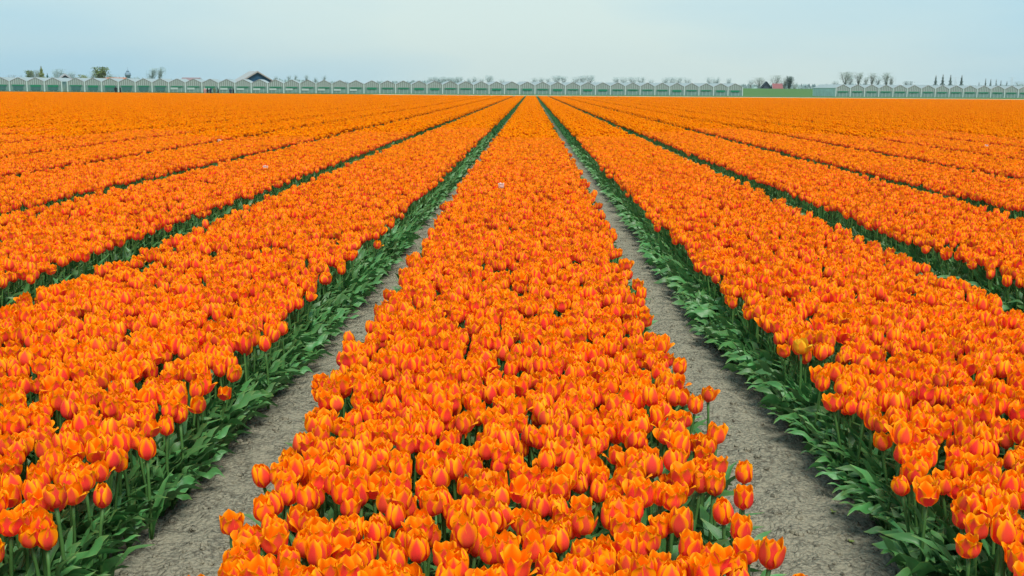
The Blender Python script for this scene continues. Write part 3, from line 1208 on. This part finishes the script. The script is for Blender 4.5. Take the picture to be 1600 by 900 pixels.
# ------------------------------------------------------------------ houses, barns and the tower
def gable_building(name, px, Y, W, D, wall_h, roof_h, rz, mats, label, cat, chimney=None, base_z=0.0, windows=()):
    """W gable width along x, D ridge length along y"""
    root = link(name, None)
    p = at(px, 140, Y)
    root.location = (p.x, Y, base_z)
    root.rotation_euler = (0, 0, rz)
    mw, mr, mt = mats
    b = Build()
    V = [(-W / 2, 0, 0), (W / 2, 0, 0), (W / 2, 0, wall_h), (0, 0, wall_h + roof_h), (-W / 2, 0, wall_h)]
    b.add(V + [(x, D, z) for x, _, z in V], [(0, 1, 2, 3, 4), (9, 8, 7, 6, 5), (0, 5, 6, 1), (1, 6, 7, 2), (4, 9, 5, 0)])
    link('wall', b.mesh('wall', mw, False), root)
    for s in (-1, 1):
        b = Build()
        ov = 0.5
        x1 = s * (W / 2 + ov); z1 = wall_h - roof_h * ov / (W / 2)
        V = [(0.0, -0.4, wall_h + roof_h + 0.02), (x1, -0.4, z1 + 0.02), (x1, D + 0.4, z1 + 0.02), (0.0, D + 0.4, wall_h + roof_h + 0.02)]
        b.add(V + [(x, y, z + 0.22) for x, y, z in V], [(3, 2, 1, 0), (4, 5, 6, 7), (0, 1, 5, 4), (1, 2, 6, 5), (2, 3, 7, 6), (3, 0, 4, 7)])
        ro = link('roof', b.mesh('roof', mr, False), root)
        b = Build()      # bargeboard
        V = [(0.0, -0.5, wall_h + roof_h - 0.12), (x1, -0.5, z1 - 0.12), (x1, -0.5, z1 + 0.16), (0.0, -0.5, wall_h + roof_h + 0.16)]
        b.add(V + [(x, -0.42, z) for x, _, z in V], [(0, 1, 2, 3), (7, 6, 5, 4), (0, 4, 5, 1), (1, 5, 6, 2), (2, 6, 7, 3), (3, 7, 4, 0)])
        link('bargeboard', b.mesh('bargeboard', mt, False), root)
    for (x, z, w_, h_) in windows:
        b = Build(); b.box(x - w_ / 2, x + w_ / 2, -0.08, -0.02, z, z + h_)
        link('window', b.mesh('window', M_WINDOW, False), root)
    if chimney:
        b = Build(); b.box(chimney - 0.2, chimney + 0.2, D * 0.2, D * 0.2 + 0.4, wall_h, wall_h + roof_h + 0.5)
        b.box(chimney - 0.26, chimney + 0.26, D * 0.2 - 0.06, D * 0.2 + 0.46, wall_h + roof_h + 0.505, wall_h + roof_h + 0.62)
        link('chimney', b.mesh('chimney', M_CAP, False), root)
    props(root, label, cat)
    return root


M_WINDOW = simple('window glass', (0.30, 0.38, 0.42), 0.2, 0.1, 1, 0.5)
M_TRIM = simple('pale trim', (0.36, 0.36, 0.39), 0.6, 0.08, 1)
M_DARKW = simple('dark weatherboard', (0.055, 0.070, 0.100), 0.7, 0.2, 1)
M_BLUEW = simple('dark blue cladding', (0.012, 0.060, 0.120), 0.6, 0.15, 1)
M_ROOFL = simple('weathered grey roof sheets', (0.30, 0.31, 0.30), 0.7, 0.15, 0.6)
M_ROOFR = simple('orange roof tiles', (0.38, 0.15, 0.08), 0.75, 0.25, 0.8)
M_ROOFP = simple('faded red roof tiles', (0.21, 0.080, 0.080), 0.75, 0.2, 0.8)
M_ROOFM = simple('mauve roof tiles', (0.20, 0.150, 0.155), 0.75, 0.2, 0.8)
M_ROOFD = simple('black tiled roof', (0.022, 0.035, 0.045), 0.7, 0.2, 0.8)
M_BRICK = simple('red brown brick', (0.26, 0.12, 0.09), 0.8, 0.2, 2)
M_TIMBER = simple('grey bark', (0.17, 0.17, 0.15), 0.9, 0.3, 3)

gable_building('house', 103, 262, 4.4, 7, 2.3, 1.6, R(25), (M_DARKW, M_ROOFL, M_TRIM), 'small dark gabled house with pale bargeboards behind the short greenhouse', 'house', windows=((0, 2.75, 0.5, 0.5),))
gable_building('house', 197, 300, 6.0, 7, 1.9, 1.45, R(90), (M_BRICK, M_ROOFR, M_TRIM), 'low brick house with a long orange tiled roof and chimney by the tower', 'house', chimney=0.0)
gable_building('house', 312, 300, 5.0, 4.5, 2.1, 1.4, R(82), (M_BRICK, M_ROOFM, M_TRIM), 'low house showing a dull mauve ridge over the long greenhouse', 'house')
gable_building('barn', 403, 272, 7.6, 12, 2.75, 2.25, R(24), (M_BLUEW, M_ROOFL, M_CAP), 'large barn with dark blue gable and pale grey roof above the greenhouse', 'barn')
gable_building('barn', 1197.5, 420, 4.0, 8, 1.6, 2.5, R(-8), (M_DARKW, M_ROOFD, M_ROOFD), 'black roofed barn standing on the bank among bare trees', 'barn', base_z=0.6)
gable_building('house', 1207.5, 432, 3.6, 3.2, 1.5, 1.9, R(-90), (M_BRICK, M_ROOFP, M_TRIM), 'house with a faded red roof right beside the black barn', 'house', base_z=0.6)


def tower():
    Y = 520.0
    base = at(201, 140, Y); top = at(201, 106, Y)
    H = top.z
    root = link('water_tower', None, None, (base.x, Y, 0))
    m = simple('pale blue tower paint', (0.16, 0.24, 0.30), 0.6, 0.15, 0.5)
    m2 = simple('tower concrete', (0.22, 0.27, 0.30), 0.8, 0.15, 0.5)
    b = Build(); b.tube([(0, 0, 0), (0, 0, H * 0.5), (0, 0, H - 5.2)], [0.75, 0.55, 0.50], 12)
    link('shaft', b.mesh('shaft', m2), root)
    b = Build(); b.tube([(0, 0, H - 5.4), (0, 0, H - 4.6), (0, 0, H - 3.4), (0, 0, H - 2.4), (0, 0, H - 2.0)], [0.5, 0.9, 1.35, 1.30, 0.8], 16)
    link('tank', b.mesh('tank', m), root)
    b = Build(); b.tube([(0, 0, H - 3.45), (0, 0, H - 3.3)], [1.6, 1.6], 16)
    link('gallery', b.mesh('gallery', m2), root)
    b = Build(); b.tube([(0, 0, H - 2.0), (0, 0, H - 1.3), (0, 0, H - 0.7)], [0.75, 0.5, 0.1], 12); b.tube([(0, 0, H - 0.8), (0, 0, H + 0.4)], 0.06, 6)
    link('cap', b.mesh('cap', m), root)
    props(root, 'slender pale blue water tower rising over the orange roofed house', 'tower')


tower()


def pylon(px, top, Y, label):
    p = at(px, 140, Y); H = at(px, top, Y).z
    root = link('pylon', None, None, (p.x, Y, 0))
    m = simple('galvanised steel', (0.42, 0.48, 0.50), 0.6, 0.1, 1)
    b = Build()
    for sx_ in (-1, 1):
        for sy in (-1, 1):
            b.tube([(sx_ * 0.9, sy * 0.9, 0), (sx_ * 0.25, sy * 0.25, H)], 0.07, 4)
    for q in range(6):
        z0, z1 = H * q / 6, H * (q + 1) / 6
        w0, w1 = 0.9 - 0.65 * q / 6, 0.9 - 0.65 * (q + 1) / 6
        b.tube([(-w0, -w0, z0), (w1, -w1, z1)], 0.04, 4); b.tube([(w0, -w0, z0), (-w1, -w1, z1)], 0.04, 4)
    link('mast', b.mesh('mast', m), root)
    for z in (H * 0.97, H * 0.78):
        b = Build(); b.tube([(-2.4, 0, z), (0, 0, z + 0.3), (2.4, 0, z)], 0.08, 4)
        link('crossarm', b.mesh('crossarm', m), root)
    props(root, label, 'pylon')


pylon(1492, 121, 700, 'faint steel pylon between the tall conifers over the green greenhouse')
pylon(1580, 121, 700, 'faint steel pylon near the right border beyond the small conifers')


# ------------------------------------------------------------------ trees
def crown_material(name, col):
    m = Mat(name)
    a = m.n('Attribute', attribute_name='tint')
    sc = m.n('SeparateColor'); m.l(a.outputs['Color'], sc.inputs[0])
    c = m.mix(sc.outputs[0], tuple(x * 0.55 for x in col), tuple(x * 1.35 for x in col))
    p = m.principled(c, 0.8, 0.1)
    m.l(p.outputs[0], m.out.inputs[0])
    return m.m


CM_ = {'bare': crown_material('bare twigs', (0.20, 0.25, 0.20)), 'pale': crown_material('haze tinted budding twigs', (0.31, 0.41, 0.40)),  # 'pale' has the distance haze mixed into its twig colour
       'green': crown_material('spring green leaves', (0.12, 0.17, 0.06)), 'yellow': crown_material('yellow green needles', (0.17, 0.20, 0.045)),
       'teal': crown_material('blue green needles', (0.025, 0.12, 0.10)), 'brown': crown_material('brown buds', (0.15, 0.12, 0.10)),
       'conifer': crown_material('dark green needles', (0.075, 0.12, 0.10))}


def tree(px, top, wpx, kind, Y, label, shape='round', lean=0.0, dens=1.0, foot=None, name=None, group=None):
    base = at(px, 140, Y)
    H = at(px, top, Y).z
    z0 = 0.0 if foot is None else foot
    H -= z0
    W = wpx * Y / FPX * (2.0 if shape == 'cone' else 1.0)
    r = random.Random(int(px * 13 + top))
    root = link(name or {'cone': 'conifer_tree', 'bush': 'bush'}.get(shape, 'tree'), None, None, (base.x, Y, z0))
    b = Build()
    tr = max(0.05, H * 0.022)
    hub = 0.35 * H if shape != 'cone' else H * 0.95
    b.tube([(0, 0, 0), (lean * hub * 0.5, 0, hub * 0.5), (lean * hub, 0, hub), (lean * H * 0.8, 0, H * 0.8 if shape != 'cone' else H * 0.99)], [tr * 1.4, tr, tr * 0.8, tr * 0.25], 7)
    link('trunk', b.mesh('trunk', M_TIMBER), root)
    tips = []
    if shape != 'cone':
        nb = 9 if shape != 'bush' else 7
        for q in range(nb):
            a = q * 2.4 + r.uniform(-0.4, 0.4)
            zs = H * r.uniform(0.12 if shape == 'bush' else 0.28, 0.6)
            if shape == 'narrow':
                ex, ez = W * 0.38 * r.uniform(0.5, 1), zs + H * r.uniform(0.25, 0.4)
            elif shape == 'flat':
                ex, ez = W * 0.5 * r.uniform(0.5, 1), H * r.uniform(0.75, 0.92)
            elif shape == 'fan':
                ex, ez = W * 0.48 * r.uniform(0.3, 1), H * r.uniform(0.72, 0.98)
            else:
                ex, ez = W * 0.45 * r.uniform(0.5, 1), zs + (H - zs) * r.uniform(0.3, 0.85)
            p0 = Vector((lean * zs, 0, zs))
            p2 = Vector((lean * ez + ex * cos(a), ex * sin(a), min(ez, H * 0.86)))
            p1 = (p0 + p2) / 2 + Vector((0, 0, 0.06 * H * r.uniform(-1, 1)))
            b = Build()
            b.tube([p0, p1, p2], [tr * 0.55, tr * 0.35, tr * 0.12], 5)
            tips += [p1, p2, (p1 + p2) / 2]
            for s_ in range(3):
                p3 = p2 + Vector((r.uniform(-1, 1), r.uniform(-1, 1), r.uniform(0.1, 1))) * (0.13 * H)
                p3.z = min(p3.z, H * r.uniform(0.86, 0.97))
                b.tube([p1.lerp(p2, r.uniform(0.3, 1)), p3], [tr * 0.22, tr * 0.07], 4)
                tips.append(p3)
            link('limb', b.mesh('limb', M_TIMBER), root)
    if shape == 'narrow':
        tips += [Vector((lean * H * q / 10, 0, H * q / 10)) for q in range(3, 10)] * 3
    b = Build()
    V, F, T = [], [], []
    ls = 0.026 * H if kind in ('bare', 'pale', 'brown') or shape == 'cone' else 0.034 * H
    nleaf = int((900 if shape != 'bush' else 600) * dens)
    for q in range(nleaf):
        if shape == 'cone':
            v = r.random() ** 0.6
            zz = H * (1 - v) * 0.95 + 0.03 * H
            lay = 0.75 + 0.25 * sin(zz / H * 40)
            rr = W * 0.5 * v * lay * math.sqrt(r.uniform(0.3, 1))
            a = r.uniform(0, 6.28)
            c = Vector((rr * cos(a), rr * sin(a), zz))
            sh = 0.3 + 0.7 * r.random()
        else:
            tp = tips[r.randrange(len(tips))]
            sp = 0.11 * H if shape != 'narrow' else 0.085 * H
            c = tp + Vector((r.gauss(0, 1) * sp * min(1, W / H), r.gauss(0, 1) * sp * min(1, W / H), r.gauss(0, 1.15) * sp))
            if c.z > H * 1.02 or c.z < 0.06 * H:
                continue
            sh = r.random()
        s1 = ls * r.uniform(0.4, 1.0) * (0.35 if kind in ('bare', 'pale', 'brown') else 0.7)
        d1 = Vector((r.gauss(0, 1), r.gauss(0, 1), r.gauss(0, 1) + (1.5 if kind in ('bare', 'pale') else 0))).normalized() * ls * r.uniform(0.6, 1.6)
        d2 = d1.orthogonal().normalized() * s1
        k = len(V)
        V += [c - d1 - d2 * 0.3, c + d2, c + d1, c - d2]
        F.append((k, k + 1, k + 2, k + 3))
        T += [(sh, 0, 0)] * 4
    me = mesh('crown', V, F, CM_[kind], smooth=False, attrs={'tint': T})
    o = link('crown', me, root)
    props(root, label, 'bush' if shape == 'bush' else 'tree', group)
    return root


G1 = 'trees along the horizon behind the greenhouses'
TREES = [
    (20, 117, 12, 'brown', 300, 'low reddish brown bush over the outermost gable of the short greenhouse', 'bush', 0, 0.6),
    (32, 117.5, 10, 'brown', 300, 'low brown bush between the first two gables of the short greenhouse', 'bush', 0, 0.5),
    (42, 111, 11, 'green', 300, 'slanting green bushy tree left of the yellow green conifer', 'fan', 0.25, 0.9),
    (54, 110, 19, 'bare', 300, 'broad budding tree touching the yellow green conifer', 'round', 0.1, 1.2),
    (66.5, 102.5, 14, 'yellow', 290, 'tall pointed yellow green conifer over the short greenhouse', 'cone', 0, 1.3),
    (75.5, 114, 9, 'teal', 300, 'small blue green conifer right of the yellow green one', 'cone', 0, 1.0),
    (92, 108, 17, 'pale', 320, 'round bare bluish tree left of the dark gabled house', 'round', 0, 1.1),
    (112, 112, 12, 'pale', 330, 'thin bare tree right of the dark gabled house', 'fan', 0, 0.5),
    (105, 124, 8, 'green', 240, 'leafy bush in the gap between the two greenhouse blocks', 'bush', 0, 0.9),
    (129, 117, 13, 'yellow', 290, 'yellow green shrub showing over the long greenhouse near its left end', 'bush', 0, 0.9),
    (147, 112, 10, 'pale', 330, 'thin hazy bare tree left of the leafy green tree', 'fan', 0, 0.45),
    (158.5, 105.5, 19, 'green', 300, 'tallest leafy green tree, uneven crown above the long greenhouse', 'round', 0, 1.3),
    (177, 117, 18, 'bare', 310, 'low rounded greyish tree left of the orange roof', 'round', 0, 1.0),
    (232, 107, 12, 'pale', 330, 'broader of two wind leaned poplars', 'narrow', 0.30, 1.2),
    (246, 105.5, 9, 'pale', 330, 'slimmer of two wind leaned poplars', 'narrow', 0.22, 0.9),
]
for i, (x, t_, w_) in enumerate(((432, 119, 4), (452, 117.5, 5), (462, 117.5, 5), (479, 117, 6), (493, 121, 4), (507, 118.5, 6))):
    TREES.append((x, t_, w_, 'pale', 620, '%s of six tiny hazy trees right of the blue gabled barn' % ordn(i + 1), 'narrow', 0, 0.5))
for i, x in enumerate((676, 687, 697, 707, 717)):
    TREES.append((x, 120.5 + (0.8 if i % 2 else 0), 13, 'pale', 600, '%s from the left in the flat topped row of far trees' % ordn(i + 1), 'flat', 0, 1.0))
for i, (x, t_, w_, d_) in enumerate(((732, 122, 7, .5), (741, 120.5, 8, .7), (752, 122, 8, .5), (764, 118, 14, 1.2), (784, 123.5, 9, .5))):
    TREES.append((x, t_, w_, 'pale', 600, '%s of five hazy trees just left of where the middle bed ends' % ordn(i + 1), 'round', 0, d_))
for i, (x, t_, w_, d_) in enumerate(((834, 121.5, 10, .8), (845, 121.5, 9, .8), (856, 122, 8, .6), (869, 118.5, 13, 1), (880, 119.5, 10, .8), (899, 120.5, 11, .8), (910, 118.5, 12, 1), (922, 118, 12, 1))):
    TREES.append((x, t_, w_, 'pale', 600, '%s from the left of eight hazy trees just right of the middle bed end' % ordn(i + 1), 'round', 0, d_))
for i, (x, t_, w_, d_) in enumerate(((963, 121, 9, .8), (974, 120.5, 12, 1), (987, 120.5, 12, 1), (1001, 120.5, 13, 1), (1016, 123.5, 9, .6), (1039, 121.5, 10, .9), (1050, 120.5, 12, 1), (1060, 121, 10, .9), (1073, 121.5, 11, .6), (1108, 121, 10, 1), (1118, 120.5, 12, 1), (1138, 122.5, 5, .6))):
    TREES.append((x, t_, w_, 'pale', 600, '%s of twelve hazy trees above the right part of the long greenhouse' % ordn(i + 1), 'round', 0, d_))
TREES += [
    (1160, 130, 8, 'pale', 620, 'thin hazy tree at the corner of the long greenhouse', 'fan', 0, 0.4),
    (1173, 125, 11, 'pale', 620, 'sparse hazy tree left of the round one by the black barn', 'fan', 0, 0.5),
    (1186, 121.5, 19, 'bare', 430, 'round bare tree left of the black roofed barn', 'round', 0, 1.3),
    (1212, 118, 18, 'bare', 445, 'bare round tree rising behind the faded red roof', 'round', 0, 1.0),
    (1225, 121, 13, 'bare', 440, 'bare tree right of the faded red roof', 'round', 0, 1.1),
    (1233, 119.5, 10, 'conifer', 438, 'dark upright tree right of the faded red roof', 'narrow', 0, 1.3),
    (1241, 128, 10, 'bare', 440, 'low bush trailing off right of the dark upright tree', 'bush', 0, 1.0),
    (1304, 126, 8, 'pale', 420, 'low faint tree at the corner of the right greenhouse', 'round', 0, 0.5),
    (1318, 113, 17, 'bare', 400, 'tallest fan shaped bare tree behind the right greenhouse', 'fan', 0.10, 1.1),
    (1328, 118, 9, 'pale', 410, 'slim bare tree next to the tallest fan shaped one', 'round', 0, 0.7),
    (1340, 114, 13, 'bare', 400, 'second tall bare tree behind the right greenhouse', 'fan', 0, 0.7),
    (1352, 121, 8, 'bare', 410, 'small bare tree between the second and third tall ones', 'round', 0, 0.6),
    (1362, 114.5, 10, 'bare', 400, 'third tall bare tree, thin and upright', 'fan', 0, 0.6),
    (1371, 119, 9, 'pale', 410, 'small hazy tree right of the thin upright one', 'round', 0, 0.6),
    (1384, 114, 14, 'bare', 400, 'fourth tall bare tree behind the right greenhouse', 'fan', 0, 0.8),
    (1391.5, 119, 7, 'bare', 405, 'small round bare tree last in the group of bare trees', 'round', 0, 0.6),
    (1419, 127.5, 15, 'conifer', 420, 'low dark shrub between the bare trees and the conifers', 'bush', 0, 0.7),
    (1461, 117, 7, 'conifer', 480, 'first of the four pointed conifers', 'cone', 0, 1.0),
    (1472, 115.5, 7, 'conifer', 480, 'second and tallest of the four pointed conifers', 'cone', 0, 1.0),
    (1484, 116.5, 7, 'conifer', 480, 'third of the four pointed conifers, left of a pylon', 'cone', 0, 1.0),
    (1501.5, 117, 7.5, 'conifer', 480, 'fourth pointed conifer, standing right of a pylon', 'cone', 0, 1.0),
    (1529, 128, 4, 'conifer', 620, 'tiniest conifer, first of the small far row', 'cone', 0, 0.5),
    (1539, 122, 4, 'conifer', 620, 'tallest slim conifer of the small far row', 'cone', 0, 0.6),
    (1547, 123, 5, 'conifer', 620, 'third conifer of the small far row', 'cone', 0, 0.6),
    (1555.5, 123.5, 3.5, 'conifer', 620, 'thinnest conifer of the small far row', 'cone', 0, 0.5),
    (1563, 125, 4.5, 'conifer', 620, 'fifth conifer of the small far row', 'cone', 0, 0.6),
    (1572.5, 126.5, 7, 'conifer', 600, 'squat conifer last in the small far row', 'cone', 0, 0.7),
    (1592, 127, 15, 'bare', 500, 'low spreading dark bush at the right border of the horizon', 'bush', 0, 0.9),
]
for T_ in TREES:
    px, top, wpx, kind, Y, label, shape, lean, dens = T_
    tree(px, top, wpx, kind, Y, label, shape, lean, dens, group=G1)

# low far woods on the horizon
r = random.Random(77)
V, F, T = [], [], []
for q in range(16000):
    x = r.uniform(-900, 900); Y = r.uniform(1250, 1400)
    hh = 7 + 6 * noise.noise((x * 0.012, 3.3, 0)) + 3 * noise.noise((x * 0.05, 1.3, 0))
    z = hh * math.sqrt(r.random()); s1 = r.uniform(1.2, 2.6)
    k = len(V)
    a = r.uniform(0, 3.14)
    V += [(x - s1 * cos(a), Y - s1 * sin(a), z - s1), (x + s1 * cos(a), Y + s1 * sin(a), z - s1 * 0.6), (x, Y, z + s1)]
    F.append((k, k + 1, k + 2)); T += [(r.random(), 0, 0)] * 3
props(link('far_woods', mesh('far_woods', V, F, CM_['pale'], smooth=False, attrs={'tint': T})), 'hazy line of woods along the flat horizon', None, kind='stuff')


# ------------------------------------------------------------------ people at the far end of the field
def person(px, Y, z0, H, pose, mats, label, face=0.0):
    p = at(px, 140, Y)
    jacket, trousers = mats
    root = link('person', None, None, (p.x, Y, z0), (0, 0, face))
    u = H / 1.72
    bend = {'stand': 0.0, 'walk': 0.06, 'stoop': 0.9, 'crouch': 0.5}[pose]
    hip = 0.92 if pose != 'crouch' else 0.45
    cb, sb = cos(bend), sin(bend)

    def T(dx, f, h):      # torso frame: f forward, h up from the hip
        return (dx, -(f * cb + h * sb), hip + h * cb - f * sb)
    st = {'stand': 0.04, 'walk': 0.22, 'stoop': 0.12, 'crouch': 0.1}[pose]
    kz = 0.48 if pose != 'crouch' else 0.42
    ky = -0.06 if pose != 'crouch' else -0.34
    pts = [T(0, 0, 0), T(0, 0, 0.22), T(0, 0, 0.42), T(0, 0, 0.54), T(0, -0.0, 0.62), T(0, 0.03, 0.72), T(0, 0.02, 0.80)]
    rad = [0.155, 0.145, 0.17, 0.10, 0.055, 0.095, 0.07]
    ed = [(i, i + 1) for i in range(6)]

    def add(par, q, rr):
        pts.append(q); rad.append(rr); ed.append((par, len(pts) - 1)); return len(pts) - 1
    for s in (-1, 1):
        a = add(2, T(s * 0.20, 0, 0.46), 0.065)
        fw = 0.30 if pose in ('stoop', 'crouch') else (0.12 if s > 0 else -0.05)
        e = add(a, T(s * 0.25, fw * 0.5, 0.20), 0.048)
        h = add(e, T(s * 0.20, fw + 0.05, -0.03), 0.036)
        add(h, T(s * 0.19, fw + 0.08, -0.11), 0.030)
        l = add(0, (s * 0.10, 0.0, hip - 0.06), 0.095)
        kn = add(l, (s * 0.11, ky + (st * 0.4 * s), kz), 0.065)
        f0 = add(kn, (s * 0.11, st * s + 0.02, 0.09), 0.045)
        add(f0, (s * 0.12, st * s - 0.15, 0.04), 0.038)
    me = bpy.data.meshes.new('body')
    me.from_pydata([(a * u, b_ * u, c * u) for a, b_, c in pts], ed, [])
    for m in (jacket, trousers, M_SKIN, M_HAIR):
        me.materials.append(m)
    ob = bpy.data.objects.new('tmp', me); COL.objects.link(ob)
    sk = ob.modifiers.new('skin', 'SKIN')
    for i, v in enumerate(me.skin_vertices[0].data):
        v.radius = (rad[i] * u, rad[i] * u); v.use_root = (i == 0)
    sb_ = ob.modifiers.new('sub', 'SUBSURF'); sb_.levels = 1; sb_.render_levels = 1
    dg = bpy.context.evaluated_depsgraph_get()
    m2 = bpy.data.meshes.new_from_object(ob.evaluated_get(dg))
    bpy.data.objects.remove(ob)
    hd_ = Vector(pts[5]) * u
    for pl in m2.polygons:
        c = pl.center
        dh = (c - hd_).length
        if dh < 0.17 * u:
            pl.material_index = 3 if c.z > hd_.z + 0.01 or c.y > hd_.y + 0.03 else 2
        elif c.z < hip * u * 0.98 and abs(c.x) < 0.17 * u:
            pl.material_index = 1
        else:
            pl.material_index = 0
        pl.use_smooth = True
    m2.materials.clear()
    for m in (jacket, trousers, M_SKIN, M_HAIR):
        m2.materials.append(m)
    link('body', m2, root)
    props(root, label, 'person', 'people at the far end of the field')


M_SKIN = simple('skin', (0.52, 0.30, 0.22), 0.5, 0.05, 5)
M_HAIR = simple('dark hair', (0.03, 0.022, 0.018), 0.5, 0.1, 20)
M_BLK = simple('black cloth', (0.012, 0.014, 0.018), 0.8, 0.2, 8)
M_NAVY = simple('navy cloth', (0.018, 0.030, 0.060), 0.8, 0.2, 8)
M_OLV = simple('olive cloth', (0.10, 0.12, 0.07), 0.8, 0.2, 8)
M_PNK = simple('dusty pink cloth', (0.42, 0.22, 0.20), 0.8, 0.1, 8)
M_GRY = simple('light grey cloth', (0.38, 0.40, 0.42), 0.8, 0.1, 8)
PZ, PY = -0.43, 196.0
person(181, PY, PZ, 1.72, 'stand', (M_BLK, M_BLK), 'black clothed person standing, left of the pair under the orange roof', 0.3)
person(188, PY, PZ, 1.66, 'walk', (M_BLK, M_NAVY), 'black clothed person walking, right of the pair under the orange roof', -0.8)
person(320, PY, PZ, 1.60, 'stand', (M_PNK, M_GRY), 'person in a pink top beside two dark clothed people', 0.5)
person(324, PY - 1, PZ, 1.62, 'walk', (M_BLK, M_BLK), 'person in black right beside the one in pink', 1.3)
person(329, PY, PZ, 1.64, 'stand', (M_NAVY, M_BLK), 'person in navy right of the one in black', -0.4)
person(335, PY, PZ, 1.66, 'stand', (M_OLV, M_NAVY), 'person in an olive jacket in the group of people', 0.1)
person(341, PY, PZ, 1.64, 'walk', (M_BLK, M_GRY), 'person in a black jacket and light trousers at the group right end', -1.2)
person(360, PY, PZ, 1.62, 'stand', (M_NAVY, M_NAVY), 'navy clothed person, left one of the two close together below the barn', 0.9)
person(364.5, PY - 0.6, PZ, 1.60, 'walk', (M_BLK, M_NAVY), 'black clothed person, right one of the two close together below the barn', -0.9)

# ------------------------------------------------------------------ thin haze over the polder
HAZE = 0.00012
if HAZE > 0:
    b = Build(); b.box(-1500, 1500, -60, 1450, -1.6, 45)
    m = Mat('haze'); v = m.n('VolumePrincipled')
    v.inputs['Color'].default_value = (0.80, 0.90, 0.95, 1)
    v.inputs['Density'].default_value = HAZE
    v.inputs['Anisotropy'].default_value = 0.2
    m.l(v.outputs[0], m.out.inputs['Volume'])
    props(link('haze', b.mesh('haze', m.m, False)), 'thin pale haze over the flat land', None, kind='stuff')
